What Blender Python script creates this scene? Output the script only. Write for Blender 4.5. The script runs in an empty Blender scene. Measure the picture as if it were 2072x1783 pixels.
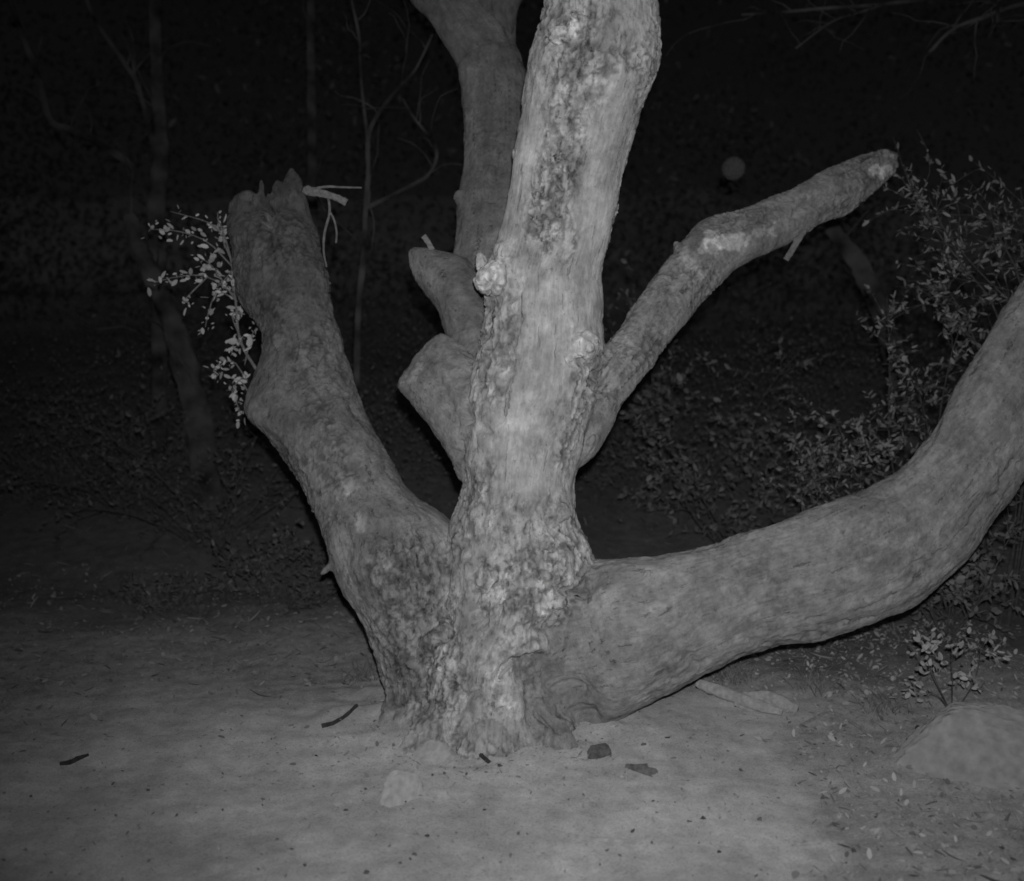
import bpy, math, random
import numpy as np
from mathutils import Vector, Matrix

random.seed(7)
RNG = np.random.default_rng(11)
scene = bpy.context.scene
col = scene.collection

# ------------------------------------------------------------------ camera
PITCH = math.radians(6.0)
FPX = 2222.0                       # focal length in pixels of a 2072 px wide frame
CX, CY = 1036.0, 891.5
CAM_H = 1.79
CAM = np.array([0.0, 0.0, CAM_H])
FWD = np.array([0.0, math.cos(PITCH), -math.sin(PITCH)])
UPV = np.array([0.0, math.sin(PITCH), math.cos(PITCH)])
RGT = np.array([1.0, 0.0, 0.0])
cam_data = bpy.data.cameras.new('trail_camera')
cam_data.sensor_width = 36.0
cam_data.lens = 36.0 * FPX / 2072.0
cam_data.clip_start = 0.05
cam_data.clip_end = 600.0
cam_data.dof.use_dof = True
cam_data.dof.focus_distance = 4.9
cam_data.dof.aperture_fstop = 1.3
cam = bpy.data.objects.new('trail_camera', cam_data)
cam.location = (0, 0, CAM_H)
cam.rotation_euler = (math.pi / 2 - PITCH, 0, 0)
col.objects.link(cam)
scene.camera = cam

# ------------------------------------------------------------------ night sky, moon, infrared flash
world = bpy.data.worlds.new('World')
scene.world = world
world.use_nodes = True
wn, wl = world.node_tree.nodes, world.node_tree.links
wn.clear()
w_out = wn.new('ShaderNodeOutputWorld')
w_bg = wn.new('ShaderNodeBackground')
w_bw = wn.new('ShaderNodeRGBToBW')
w_sky = wn.new('ShaderNodeTexSky')
w_sky.sky_type = 'NISHITA'
w_sky.sun_disc = False
w_sky.sun_elevation = math.radians(50)
w_sky.sun_rotation = math.radians(200)
wl.new(w_sky.outputs[0], w_bw.inputs[0])
wl.new(w_bw.outputs[0], w_bg.inputs[0])
w_bg.inputs[1].default_value = 0.0010
wl.new(w_bg.outputs[0], w_out.inputs[0])

moon = bpy.data.lights.new('moon', 'SUN')
moon.energy = 0.045
moon.angle = math.radians(0.5)
moon_o = bpy.data.objects.new('moon', moon)
moon_o.rotation_euler = (math.radians(40), 0, math.radians(-20))
col.objects.link(moon_o)

flash = bpy.data.lights.new('camera_flash', 'SPOT')      # the trail camera's own infrared flash, just above its lens
flash.energy = 480.0
flash.spot_size = math.radians(88)
flash.spot_blend = 1.0
flash.shadow_soft_size = 0.025
flash_o = bpy.data.objects.new('camera_flash', flash)
fl_pos = Vector((0.035, -0.01, CAM_H + 0.14))
flash_o.location = fl_pos
aim = Vector((RGT * (1280 - CX) / FPX + FWD - UPV * (830 - CY) / FPX).tolist())
flash_o.rotation_euler = aim.to_track_quat('-Z', 'Y').to_euler()
col.objects.link(flash_o)

scene.view_settings.view_transform = 'Standard'
scene.view_settings.look = 'None'
scene.view_settings.gamma = 1.0
scene.view_settings.exposure = 0.0
scene.view_settings.use_curve_mapping = False
scene.cycles.max_bounces = 4
scene.cycles.diffuse_bounces = 2
scene.cycles.filter_width = 1.7
scene.cycles.use_denoising = True

# ------------------------------------------------------------------ helpers
def P(px, py, d):
    """A point seen at (px, py) of the 2072 px frame, d metres along the lens axis."""
    return CAM + (RGT * (px - CX) / FPX + FWD - UPV * (py - CY) / FPX) * d

def project(v):
    q = v - CAM
    dep = q @ FWD
    return CX + (q @ RGT) / dep * FPX, CY - (q @ UPV) / dep * FPX, dep

_perm = np.random.default_rng(5).permutation(256)
_perm = np.concatenate([_perm, _perm, _perm])
_grad = np.random.default_rng(6).normal(size=(256, 3))
_grad /= np.linalg.norm(_grad, axis=1)[:, None]

_g32 = _grad.astype(np.float32)
def perlin(p):
    p = np.asarray(p, np.float32)
    fl = np.floor(p)
    f = p - fl
    i = fl.astype(np.int32) & 255
    u = f * f * f * (f * (f * 6 - 15) + 10)
    fx, fy, fz = f.T; ux, uy, uz = u.T
    r = 0
    for dx in (0, 1):
        hx = _perm[(i[:, 0] + dx) & 255]; wx = ux if dx else 1 - ux
        for dy in (0, 1):
            hy = _perm[hx + ((i[:, 1] + dy) & 255)]; wy = wx * (uy if dy else 1 - uy)
            for dz in (0, 1):
                g = _g32[_perm[hy + ((i[:, 2] + dz) & 255)]]
                r = r + wy * (uz if dz else 1 - uz) * ((fx - dx) * g[:, 0] + (fy - dy) * g[:, 1] + (fz - dz) * g[:, 2])
    return r * 1.5

def fbm(p, octv=3):
    a, s, r = 1.0, 1.0, 0
    for k in range(octv):
        r = r + a * perlin(p * s + 17.3 * k)
        a *= 0.5
        s *= 2.03
    return r

def voronoi(p):
    p = np.asarray(p, float)
    i = np.floor(p).astype(int)
    f1 = np.full(len(p), 9.0); f2 = np.full(len(p), 9.0); idv = np.zeros(len(p))
    for dx in (-1, 0, 1):
        for dy in (-1, 0, 1):
            for dz in (-1, 0, 1):
                c = i + (dx, dy, dz)
                h = _perm[_perm[_perm[c[:, 0] & 255] + (c[:, 1] & 255)] + (c[:, 2] & 255)]
                d = np.linalg.norm(c + .5 + .48 * _grad[h] - p, axis=1)
                nw = d < f1
                f2 = np.where(nw, f1, np.minimum(f2, d)); idv = np.where(nw, h / 255.0, idv); f1 = np.minimum(f1, d)
    return f1, f2 - f1, idv

def sstep(a, b, x):
    t = np.clip((x - a) / (b - a), 0, 1)
    return t * t * (3 - 2 * t)

def new_mesh(name, verts, faces, smooth=True):
    me = bpy.data.meshes.new(name)
    me.from_pydata([tuple(v) for v in verts], [], [tuple(f) for f in faces])
    if smooth:
        me.polygons.foreach_set('use_smooth', [True] * len(me.polygons))
    me.update()
    return me

def link(name, me, mat=None, parent=None, loc=None):
    o = bpy.data.objects.new(name, me)
    if mat is not None and not me.materials:
        me.materials.append(mat)
    col.objects.link(o)
    if parent is not None:
        o.parent = parent
    if loc is not None:
        o.location = tuple(loc)
    return o

def tag(o, label=None, cat=None, group=None, kind=None):
    if label: o['label'] = label
    if cat: o['category'] = cat
    if group: o['group'] = group
    if kind: o['kind'] = kind
    return o

def empty(name, loc, label, cat, group=None):
    o = bpy.data.objects.new(name, None)
    o.location = tuple(loc)
    o.empty_display_size = 0.05
    col.objects.link(o)
    return tag(o, label, cat, group)

class MB:
    def __init__(self): self.v, self.f = [], []
    def tube(self, pts, rad, seg=8, wob=0.0, seed=0):
        pts = [np.asarray(p, float) for p in pts]
        n = len(pts); base = len(self.v)
        rr = random.Random(seed)
        a = None
        for i in range(n):
            t = pts[min(i + 1, n - 1)] - pts[max(i - 1, 0)]
            t = t / (np.linalg.norm(t) + 1e-9)
            if a is None:
                a = np.cross(t, [0.3, 0.9, 0.2]); a /= np.linalg.norm(a)
            a = a - t * (a @ t); a /= np.linalg.norm(a) + 1e-9
            b = np.cross(t, a)
            for k in range(seg):
                th = 2 * math.pi * k / seg
                r = rad[i] * (1 + wob * rr.uniform(-1, 1))
                self.v.append(pts[i] + (a * math.cos(th) + b * math.sin(th)) * r)
        for i in range(n - 1):
            for k in range(seg):
                p, q = base + i * seg + k, base + i * seg + (k + 1) % seg
                self.f.append((p, q, q + seg, p + seg))
        self.f.append(tuple(base + k for k in reversed(range(seg))))
        self.f.append(tuple(base + (n - 1) * seg + k for k in range(seg)))
    def add(self, verts, faces):
        b = len(self.v)
        self.v.extend(verts)
        self.f.extend(tuple(b + i for i in f) for f in faces)
    def build(self, name, mat, parent=None, origin=None, smooth=True):
        o = np.zeros(3) if origin is None else np.asarray(origin, float)
        me = new_mesh(name, np.array(self.v) - o, self.f, smooth)
        ob = link(name, me, mat, parent)
        if parent is None and origin is not None:
            ob.location = tuple(o)
        return ob

def smooth_path(pts, n):
    """Catmull-Rom through rows of numbers."""
    pts = np.asarray(pts, float)
    m = len(pts)
    e = np.vstack([2 * pts[0] - pts[1], pts, 2 * pts[-1] - pts[-2]])
    out = []
    for t in np.linspace(0, m - 1 - 1e-9, n):
        i = int(t); u = t - i
        p0, p1, p2, p3 = e[i], e[i + 1], e[i + 2], e[i + 3]
        out.append(0.5 * (2 * p1 + (p2 - p0) * u + (2 * p0 - 5 * p1 + 4 * p2 - p3) * u * u + (3 * p1 - p0 - 3 * p2 + p3) * u ** 3))
    return np.array(out)

# ------------------------------------------------------------------ materials (monochrome infrared: neutral greys)
def mat_base(name):
    m = bpy.data.materials.new(name)
    m.use_nodes = True
    nt = m.node_tree
    b = nt.nodes['Principled BSDF']
    b.inputs['Specular IOR Level'].default_value = 0.15
    b.inputs['Roughness'].default_value = 0.9
    try: b.inputs['Diffuse Roughness'].default_value = 0.6
    except Exception: pass
    return m, nt, b

def simple_mat(name, val, var=0.3, scale=30.0, rough=0.9, bump=0.3, dist=0.004, spec=0.15, per_obj=0.0, stretch=(1, 1, 1)):
    m, nt, b = mat_base(name)
    b.inputs['Roughness'].default_value = rough
    b.inputs['Specular IOR Level'].default_value = spec
    tc = nt.nodes.new('ShaderNodeTexCoord')
    mp = nt.nodes.new('ShaderNodeMapping'); mp.inputs['Scale'].default_value = stretch
    nz = nt.nodes.new('ShaderNodeTexNoise'); nz.inputs['Scale'].default_value = scale; nz.inputs['Detail'].default_value = 5
    mr = nt.nodes.new('ShaderNodeMapRange')
    mr.inputs['From Min'].default_value = 0.3; mr.inputs['From Max'].default_value = 0.7
    mr.inputs['To Min'].default_value = val * (1 - var); mr.inputs['To Max'].default_value = val * (1 + var)
    nt.links.new(tc.outputs['Object'], mp.inputs[0]); nt.links.new(mp.outputs[0], nz.inputs['Vector'])
    nt.links.new(nz.outputs['Fac'], mr.inputs['Value'])
    last = mr.outputs[0]
    if per_obj:
        oi = nt.nodes.new('ShaderNodeObjectInfo')
        m2 = nt.nodes.new('ShaderNodeMapRange')
        m2.inputs['To Min'].default_value = 1 - per_obj; m2.inputs['To Max'].default_value = 1 + per_obj
        mu = nt.nodes.new('ShaderNodeMath'); mu.operation = 'MULTIPLY'
        nt.links.new(oi.outputs['Random'], m2.inputs['Value'])
        nt.links.new(last, mu.inputs[0]); nt.links.new(m2.outputs[0], mu.inputs[1]); last = mu.outputs[0]
    nt.links.new(last, b.inputs['Base Color'])
    if bump:
        bp = nt.nodes.new('ShaderNodeBump'); bp.inputs['Strength'].default_value = bump; bp.inputs['Distance'].default_value = dist
        nt.links.new(nz.outputs['Fac'], bp.inputs['Height']); nt.links.new(bp.outputs[0], b.inputs['Normal'])
    return m

def leaf_mat(name, lo, hi):
    """Leaves differ one from the next: tone by mesh island."""
    m, nt, b = mat_base(name)
    b.inputs['Roughness'].default_value = 0.5
    b.inputs['Specular IOR Level'].default_value = 0.4
    ge = nt.nodes.new('ShaderNodeNewGeometry'); oi = nt.nodes.new('ShaderNodeObjectInfo')
    ad = nt.nodes.new('ShaderNodeMath'); ad.operation = 'ADD'
    fr = nt.nodes.new('ShaderNodeMath'); fr.operation = 'FRACT'
    mr = nt.nodes.new('ShaderNodeMapRange'); mr.inputs['To Min'].default_value = lo; mr.inputs['To Max'].default_value = hi
    nt.links.new(ge.outputs['Random Per Island'], ad.inputs[0]); nt.links.new(oi.outputs['Random'], ad.inputs[1])
    nt.links.new(ad.outputs[0], fr.inputs[0]); nt.links.new(fr.outputs[0], mr.inputs['Value'])
    nt.links.new(mr.outputs[0], b.inputs['Base Color'])
    return m

def bark_mat():
    m, nt, b = mat_base('weathered_bark')
    N, L = nt.nodes, nt.links
    gr = N.new('ShaderNodeAttribute'); gr.attribute_name = 'grain'
    tn = N.new('ShaderNodeAttribute'); tn.attribute_name = 'tone'
    rg = N.new('ShaderNodeAttribute'); rg.attribute_name = 'rugged'
    tc = N.new('ShaderNodeTexCoord')
    def mapped(s, src=None):
        mp = N.new('ShaderNodeMapping'); mp.inputs['Scale'].default_value = s
        L.new(src or gr.outputs['Vector'], mp.inputs[0]); return mp.outputs[0]
    ob = tc.outputs['Object']
    def noise(vec, scale, det=5, rough=0.6):
        n = N.new('ShaderNodeTexNoise'); n.inputs['Scale'].default_value = scale
        n.inputs['Detail'].default_value = det; n.inputs['Roughness'].default_value = rough
        L.new(vec, n.inputs['Vector']); return n.outputs['Fac']
    def rng(v, a, b_, lo, hi):
        r = N.new('ShaderNodeMapRange'); r.inputs['From Min'].default_value = a; r.inputs['From Max'].default_value = b_
        r.inputs['To Min'].default_value = lo; r.inputs['To Max'].default_value = hi; L.new(v, r.inputs['Value']); return r.outputs[0]
    def math_(op, a, c):
        n = N.new('ShaderNodeMath'); n.operation = op
        for k, x in enumerate((a, c)):
            if isinstance(x, (int, float)): n.inputs[k].default_value = x
            else: L.new(x, n.inputs[k])
        return n.outputs[0]
    fibre = noise(mapped((1, 1, 0.14)), 80, 7, 0.72)
    blotch = noise(mapped((1, 1, 0.7), ob), 7, 4)
    flake = noise(mapped((1, 1, 0.7), ob), 34, 4, 0.7)
    spk = noise(mapped((1, 1, 0.8), ob), 60, 3)
    c1 = rng(fibre, 0.3, 0.7, 0.76, 1.24)
    c2 = rng(blotch, 0.34, 0.66, 0.84, 1.16)
    c3 = rng(flake, 0.36, 0.50, 0.66, 1.04)          # dark gaps between bark flakes
    c3 = math_('ADD', math_('MULTIPLY', math_('SUBTRACT', c3, 1.0), rg.outputs['Fac']), 1.0)
    c4 = rng(spk, 0.30, 0.38, 0.7, 1.0)
    crk = noise(mapped((1, 1, 0.07)), 42, 4, 0.7)
    c5 = rng(crk, 0.33, 0.385, 0.55, 1.0)           # thin drying cracks along the grain
    mott = noise(mapped((1, 1, 1), ob), 16, 6, 0.75)
    c6 = rng(mott, 0.35, 0.62, 0.80, 1.12)
    c4 = math_('MULTIPLY', c4, math_('MULTIPLY', c5, c6))
    v = math_('MULTIPLY', math_('MULTIPLY', c1, c2), math_('MULTIPLY', c3, c4))
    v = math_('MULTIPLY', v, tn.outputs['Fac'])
    L.new(v, b.inputs['Base Color'])
    h = math_('ADD', math_('MULTIPLY', fibre, 0.5), math_('MULTIPLY', math_('MULTIPLY', flake, rg.outputs['Fac']), 1.0))
    bp = N.new('ShaderNodeBump'); bp.inputs['Strength'].default_value = 0.9; bp.inputs['Distance'].default_value = 0.016
    h = math_('ADD', h, math_('MULTIPLY', c5, 0.5))
    L.new(h, bp.inputs['Height']); L.new(bp.outputs[0], b.inputs['Normal'])
    return m

def soil_mat():
    m, nt, b = mat_base('pale_dry_soil')
    try: b.inputs['Diffuse Roughness'].default_value = 1.0
    except Exception: pass
    N, L = nt.nodes, nt.links
    tc = N.new('ShaderNodeTexCoord')
    at = N.new('ShaderNodeAttribute'); at.attribute_name = 'litter'
    def noise(scale, det=5, rough=0.6):
        n = N.new('ShaderNodeTexNoise'); n.inputs['Scale'].default_value = scale
        n.inputs['Detail'].default_value = det; n.inputs['Roughness'].default_value = rough
        L.new(tc.outputs['Object'], n.inputs['Vector']); return n.outputs['Fac']
    def rng(v, a, b_, lo, hi):
        r = N.new('ShaderNodeMapRange'); r.inputs['From Min'].default_value = a; r.inputs['From Max'].default_value = b_
        r.inputs['To Min'].default_value = lo; r.inputs['To Max'].default_value = hi; L.new(v, r.inputs['Value']); return r.outputs[0]
    def mul(a, c):
        n = N.new('ShaderNodeMath'); n.operation = 'MULTIPLY'; L.new(a, n.inputs[0]); L.new(c, n.inputs[1]); return n.outputs[0]
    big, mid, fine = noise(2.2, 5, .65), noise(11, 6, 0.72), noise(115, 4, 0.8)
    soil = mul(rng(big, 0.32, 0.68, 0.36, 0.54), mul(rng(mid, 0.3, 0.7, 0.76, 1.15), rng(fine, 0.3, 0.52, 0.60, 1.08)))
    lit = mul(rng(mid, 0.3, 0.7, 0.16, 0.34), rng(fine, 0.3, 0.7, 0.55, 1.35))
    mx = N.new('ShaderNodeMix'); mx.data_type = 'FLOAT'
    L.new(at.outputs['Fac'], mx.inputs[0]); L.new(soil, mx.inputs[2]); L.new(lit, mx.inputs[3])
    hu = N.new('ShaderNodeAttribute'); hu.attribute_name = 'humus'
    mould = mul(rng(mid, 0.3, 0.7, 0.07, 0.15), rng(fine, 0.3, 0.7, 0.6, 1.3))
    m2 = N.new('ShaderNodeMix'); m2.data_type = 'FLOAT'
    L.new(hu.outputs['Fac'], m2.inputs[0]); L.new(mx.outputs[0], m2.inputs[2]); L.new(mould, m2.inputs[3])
    L.new(m2.outputs[0], b.inputs['Base Color'])
    bp = N.new('ShaderNodeBump'); bp.inputs['Strength'].default_value = 0.6; bp.inputs['Distance'].default_value = 0.012
    L.new(fine, bp.inputs['Height']); L.new(bp.outputs[0], b.inputs['Normal'])
    return m

M_BARK = bark_mat()
M_SOIL = soil_mat()
M_ROCK = simple_mat('pale_stone', 0.36, 0.2, 22, bump=1.0, dist=0.02)
M_STONE = simple_mat('soil_dusted_stone', 0.48, 0.18, 34, bump=1.0, dist=0.012)
M_DARK = simple_mat('dark_clod', 0.14, 0.4, 40, per_obj=0.55)
M_DARKWOOD = simple_mat('charred_wood', 0.055, 0.4, 40)
M_PALEWOOD = simple_mat('bleached_wood', 0.42, 0.25, 40, stretch=(1, 1, 1))
M_TWIG = simple_mat('dry_twig', 0.24, 0.3, 40)
M_PEG = simple_mat('grey_snag', 0.27, 0.35, 60)
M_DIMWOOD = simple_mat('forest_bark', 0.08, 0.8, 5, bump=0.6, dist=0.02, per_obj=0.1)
M_LEAF = leaf_mat('small_glossy_leaf', 0.34, 0.75)
M_SCRUB = leaf_mat('scrub_leaf', 0.08, 0.34)
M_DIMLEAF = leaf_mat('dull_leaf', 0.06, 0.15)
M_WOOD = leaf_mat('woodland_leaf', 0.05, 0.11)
M_CHIP = leaf_mat('bark_chip', 0.18, 0.48)
M_FLECK = leaf_mat('bleached_leaf', 0.12, 0.55)
M_WEED = leaf_mat('weed_leaf', 0.16, 0.50)
M_LITTER = leaf_mat('dead_leaf', 0.08, 0.38)
M_MIDLEAF = leaf_mat('brush_leaf', 0.08, 0.22)
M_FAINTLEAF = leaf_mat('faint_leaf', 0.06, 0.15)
M_SHRUBWOOD = simple_mat('shrub_stem', 0.09, 0.4, 30)
M_GRASS = leaf_mat('dry_grass', 0.15, 0.35)
M_FLUFF = simple_mat('grey_fluff', 0.065, 0.2, 60, bump=0)

# ------------------------------------------------------------------ ground
def ground_h(x, y):
    x = np.atleast_1d(np.asarray(x, float)); y = np.atleast_1d(np.asarray(y, float))
    p = np.stack([x, y, np.zeros_like(x)], 1)
    z = 0.045 * (np.minimum(y, 6.6) - 4.9)
    z = z + 0.20 * np.maximum(0, sstep(6.4, 7.6, y) * (np.minimum(y, 13) - 6.9)) + 0.13 * np.maximum(0, np.minimum(y, 90) - 13)
    z = z + 0.075 * np.exp(-(((x + 0.1) / 0.8) ** 2 + ((y - 4.9) / 0.5) ** 2))
    z = z + 0.03 * fbm(p * 1.3, 2) + 0.05 * fbm(p * 0.5 + 4, 2) * sstep(5.5, 8, y) + 1.6 * fbm(p * 0.07 + 2, 3) * sstep(14, 50, y)
    z = z + 0.045 * fbm(p * 6.5 + 31, 3) * np.exp(-(((x + 0.12) / 0.75) ** 2 + ((y - 4.8) / 0.45) ** 2))
    near = 1 - sstep(8, 14, y)
    z = z + near * (0.006 * fbm(p * 9 + 3, 2))
    return z

def litter_mask(x, y):
    p = np.stack([x, y, np.zeros_like(x) + 2.0], 1)
    n = fbm(p * 1.7, 3)
    n2 = fbm(p * 6.0, 2)
    edge = 1.02 + 0.16 * (y - 3.5)
    n3 = fbm(p * 17.0, 2)
    right = sstep(-0.12, 0.14, x - edge + 0.24 * n + 0.12 * n2 + 0.07 * n3)
    back_r = sstep(-0.08, 0.16, x - 0.62 + 0.15 * n + 0.10 * n2 + 0.06 * n3) * sstep(4.98, 5.25, y + 0.15 * n)
    back_l = sstep(-0.7, 0.6, y - (5.22 + 0.14 * np.maximum(x, -2.5)) + 0.35 * n + 0.12 * n2)
    return np.clip(np.maximum(np.maximum(right * 0.62, back_r * .8), back_l), 0, 1) * (1 - sstep(15, 30, y))

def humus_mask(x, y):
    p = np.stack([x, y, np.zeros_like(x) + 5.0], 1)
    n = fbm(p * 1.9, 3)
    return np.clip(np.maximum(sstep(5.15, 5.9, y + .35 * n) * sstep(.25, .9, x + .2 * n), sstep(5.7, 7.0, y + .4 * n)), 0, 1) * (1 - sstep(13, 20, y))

def G(px, py, lift=0.0):
    r = P(px, py, 1.0) - CAM
    lo, hi = 1.5, 20.0
    ts = np.linspace(lo, hi, 400)
    pts = CAM + ts[:, None] * r
    below = pts[:, 2] < ground_h(pts[:, 0], pts[:, 1])
    i = int(np.argmax(below)) if below.any() else len(ts) - 1
    a, b = ts[max(i - 1, 0)], ts[i]
    for _ in range(12):
        m = (a + b) / 2; q = CAM + m * r
        if q[2] < ground_h(q[0], q[1])[0]: b = m
        else: a = m
    q = CAM + b * r
    q[2] += lift
    return q

def build_ground():
    u = np.linspace(-1, 1, 470)
    xs = np.sinh(u * 5.2) / np.sinh(5.2) * 150
    w = np.linspace(0, 1, 520)
    ys = 4.4 + np.concatenate([np.sinh((w[w < .32] - .32) * 4.4) * 1.4, np.sinh((w[w >= .32] - .32) * 8.0) * 1.3])
    X, Y = np.meshgrid(xs, ys)
    x, y = X.ravel(), Y.ravel()
    z = ground_h(x, y)
    lm = litter_mask(x, y)
    p = np.stack([x, y, np.zeros_like(x)], 1)
    z = z + lm * 0.010 * fbm(p * 22, 2) * (y < 12)
    nx, ny = len(xs), len(ys)
    idx = np.arange(nx * ny).reshape(ny, nx)
    f = np.stack([idx[:-1, :-1], idx[:-1, 1:], idx[1:, 1:], idx[1:, :-1]], -1).reshape(-1, 4)
    me = bpy.data.meshes.new('ground')
    me.vertices.add(nx * ny); me.vertices.foreach_set('co', np.stack([x, y, z], 1).astype(np.float32).ravel())
    me.loops.add(len(f) * 4); me.loops.foreach_set('vertex_index', f.astype(np.int32).ravel())
    me.polygons.add(len(f)); me.polygons.foreach_set('loop_start', np.arange(0, len(f) * 4, 4, dtype=np.int32))
    me.polygons.foreach_set('use_smooth', np.ones(len(f), bool))
    at = me.attributes.new('litter', 'FLOAT', 'POINT'); at.data.foreach_set('value', lm.astype(np.float32))
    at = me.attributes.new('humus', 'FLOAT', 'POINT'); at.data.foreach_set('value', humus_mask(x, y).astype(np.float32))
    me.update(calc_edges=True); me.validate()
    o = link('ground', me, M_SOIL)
    tag(o, 'pale bare soil running back into dark leaf-littered slope', kind='structure')

build_ground()

# ------------------------------------------------------------------ the dead tree
# each limb: rows of (edge point A, edge point B, depth of its axis, thickness along the view / half width)
LIMBS = {
 'trunk': [((1150,-420),(1300,-420),4.45,.9), ((1130,-200),(1318,-200),4.5,.9), ((1112,-60),(1329,-60),4.55,.9), ((1104,0),(1331,0),4.58,.92), ((1089,55),(1337,60),4.6,.92), ((1074,115),(1339,122),4.62,.92),
   ((1061,190),(1306,196),4.66,.92), ((1050,265),(1284,268),4.7,.92), ((1038,335),(1262,340),4.74,.92), ((1024,420),(1247,425),4.78,.92),
   ((1006,490),(1231,495),4.82,.92), ((986,560),(1217,562),4.85,.92), ((976,640),(1219,640),4.87,.92), ((963,720),(1222,715),4.89,.92),
   ((945,800),(1207,795),4.9,.92), ((935,880),(1182,880),4.9,.92), ((934,960),(1164,955),4.9,.95), ((930,1010),(1163,1012),4.9,.95), ((915,1052),(1168,1062),4.9,.95),
   ((907,1110),(1190,1100),4.9,.95), ((903,1170),(1205,1175),4.9,.95), ((893,1250),(1190,1270),4.9,.95), ((868,1330),(1165,1345),4.9,.95), ((842,1420),(1180,1430),4.92,.9),
   ((828,1490),(1185,1505),4.93,.85), ((815,1570),(1195,1585),4.93,.85)],
 'broken_limb': [((472,428),(626,428),5.74,.8), ((458,452),(637,452),5.72,.9), ((470,522),(656,525),5.65,.92), ((482,600),(672,615),5.58,.92), ((524,668),(690,680),5.5,.95),
   ((527,725),(706,738),5.44,.95), ((506,782),(724,792),5.38,.95), ((495,838),(748,850),5.32,.95), ((545,888),(784,918),5.25,.95), ((604,972),(832,996),5.18,.95),
   ((642,1050),(900,1046),5.1,.95), ((662,1122),(930,1100),5.04,.95), ((688,1190),(940,1180),5.0,.95), ((722,1242),(935,1260),4.97,.95),
   ((750,1312),(925,1330),4.95,.95), ((776,1400),(915,1420),4.95,.95), ((765,1470),(925,1500),4.95,.95), ((755,1540),(930,1570),4.95,.95)],
 'rear_limb': [((928,128),(1064,140),5.95,.95), ((936,205),(1072,215),5.9,.95), ((938,317),(1075,320),5.8,.95), ((924,400),(1072,400),5.7,.95), ((920,480),(1065,480),5.6,.95),
   ((908,560),(1060,560),5.5,.95), ((898,640),(1050,640),5.38,.95), ((912,700),(1050,720),5.25,.95), ((940,780),(1060,800),5.1,.95), ((960,870),(1080,880),4.98,.95)],
 'rear_fork': [((560,-420),(640,-440),6.7,.95), ((690,-200),(810,-230),6.5,.95), ((780,-75),(925,-90),6.25,.95), ((829,0),(975,-15),6.12,.95), ((880,62),(1020,45),6.03,.95), ((926,134),(1058,125),5.96,.95), ((934,205),(1064,210),5.92,.9)],
 'rear_branch': [((1150,-420),(1235,-420),6.5,.95), ((1040,-190),(1160,-180),6.3,.95), ((970,-60),(1090,-45),6.15,.95), ((925,10),(1052,15),6.08,.95), ((928,75),(1041,70),6.02,.95), ((930,134),(1054,125),5.97,.95), ((938,205),(1062,200),5.92,.9)],
 'slim_limb': [((1816,303),(1817,338),6.0,.95), ((1790,298),(1802,358),5.98,.95), ((1727,316),(1770,390),5.92,.95), ((1674,342),(1705,435),5.85,.95), ((1602,383),(1640,466),5.75,.95), ((1530,410),(1565,510),5.65,.95),
   ((1470,430),(1516,530),5.58,.95), ((1418,448),(1470,560),5.5,.95), ((1368,502),(1428,606),5.42,.95), ((1320,566),(1385,655),5.32,.95), ((1284,617),(1344,708),5.24,.95),
   ((1240,680),(1302,765),5.15,.95), ((1190,742),(1264,810),5.07,.95), ((1150,802),(1237,866),5.02,.95), ((1118,852),(1207,918),4.98,.95), ((1060,890),(1160,955),4.95,.9)],
 'low_limb': [((2390,-40),(2480,0),5.5,.9), ((2300,160),(2460,230),5.4,.9), ((2215,310),(2400,410),5.3,.92), ((2140,445),(2335,570),5.2,.92), ((2072,570),(2265,700),5.12,.92), ((2016,642),(2200,790),5.06,.92), ((1958,742),(2130,892),5.0,.92), ((1898,856),(2066,985),4.95,.92),
   ((1846,922),(2012,1058),4.9,.92), ((1770,980),(1958,1132),4.87,.92), ((1684,1012),(1858,1220),4.85,.92), ((1594,1050),(1690,1286),4.83,.92), ((1500,1082),(1560,1314),4.82,.92),
   ((1412,1108),(1440,1360),4.82,.92), ((1320,1126),(1350,1407),4.82,.92), ((1248,1130),(1262,1452),4.85,.88), ((1170,1140),(1200,1478),4.93,.72), ((1090,1170),(1110,1470),5.02,.6)],
 'sawn_stub': [((828,738),(862,698),5.14,.6), ((812,764),(886,679),5.13,.8), ((806,780),(896,676),5.12,.85), ((814,796),(906,682),5.11,.9), ((860,850),(940,705),5.05,.9), ((905,920),(1000,770),4.98,.9), ((936,985),(1040,860),4.93,.9)],
 'broken_stub': [((826,502),(832,536),5.45,.9), ((842,501),(842,562),5.45,.95), ((868,504),(866,604),5.42,.95), ((902,508),(886,634),5.4,.95), ((948,530),(903,676),5.36,.95), ((1000,600),(945,730),5.3,.9)],
 'root_flare': [((985,1290),(1045,1300),4.80,.8), ((965,1370),(1045,1380),4.75,.8), ((945,1440),(1052,1445),4.71,.8), ((922,1500),(1060,1505),4.68,.75), ((900,1570),(1075,1575),4.66,.6), ((880,1650),(1090,1660),4.66,.6)],
 'front_root': [((850,1440),(915,1450),4.72,.8), ((810,1500),(880,1515),4.66,.7), ((760,1545),(830,1570),4.62,.5), ((700,1590),(770,1630),4.6,.4)],
 'toe_root': [((1065,1440),(1130,1425),4.72,.7), ((1090,1490),(1150,1470),4.66,.7), ((1115,1530),(1165,1500),4.63,.5), ((1130,1590),(1190,1560),4.6,.4)],
 'root': [((835,1360),(915,1370),4.92,.8), ((800,1420),(900,1435),4.9,.7), ((760,1470),(880,1500),4.88,.5), ((705,1520),(840,1560),4.86,.3), ((650,1600),(800,1640),4.84,.3)],
}
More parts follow.
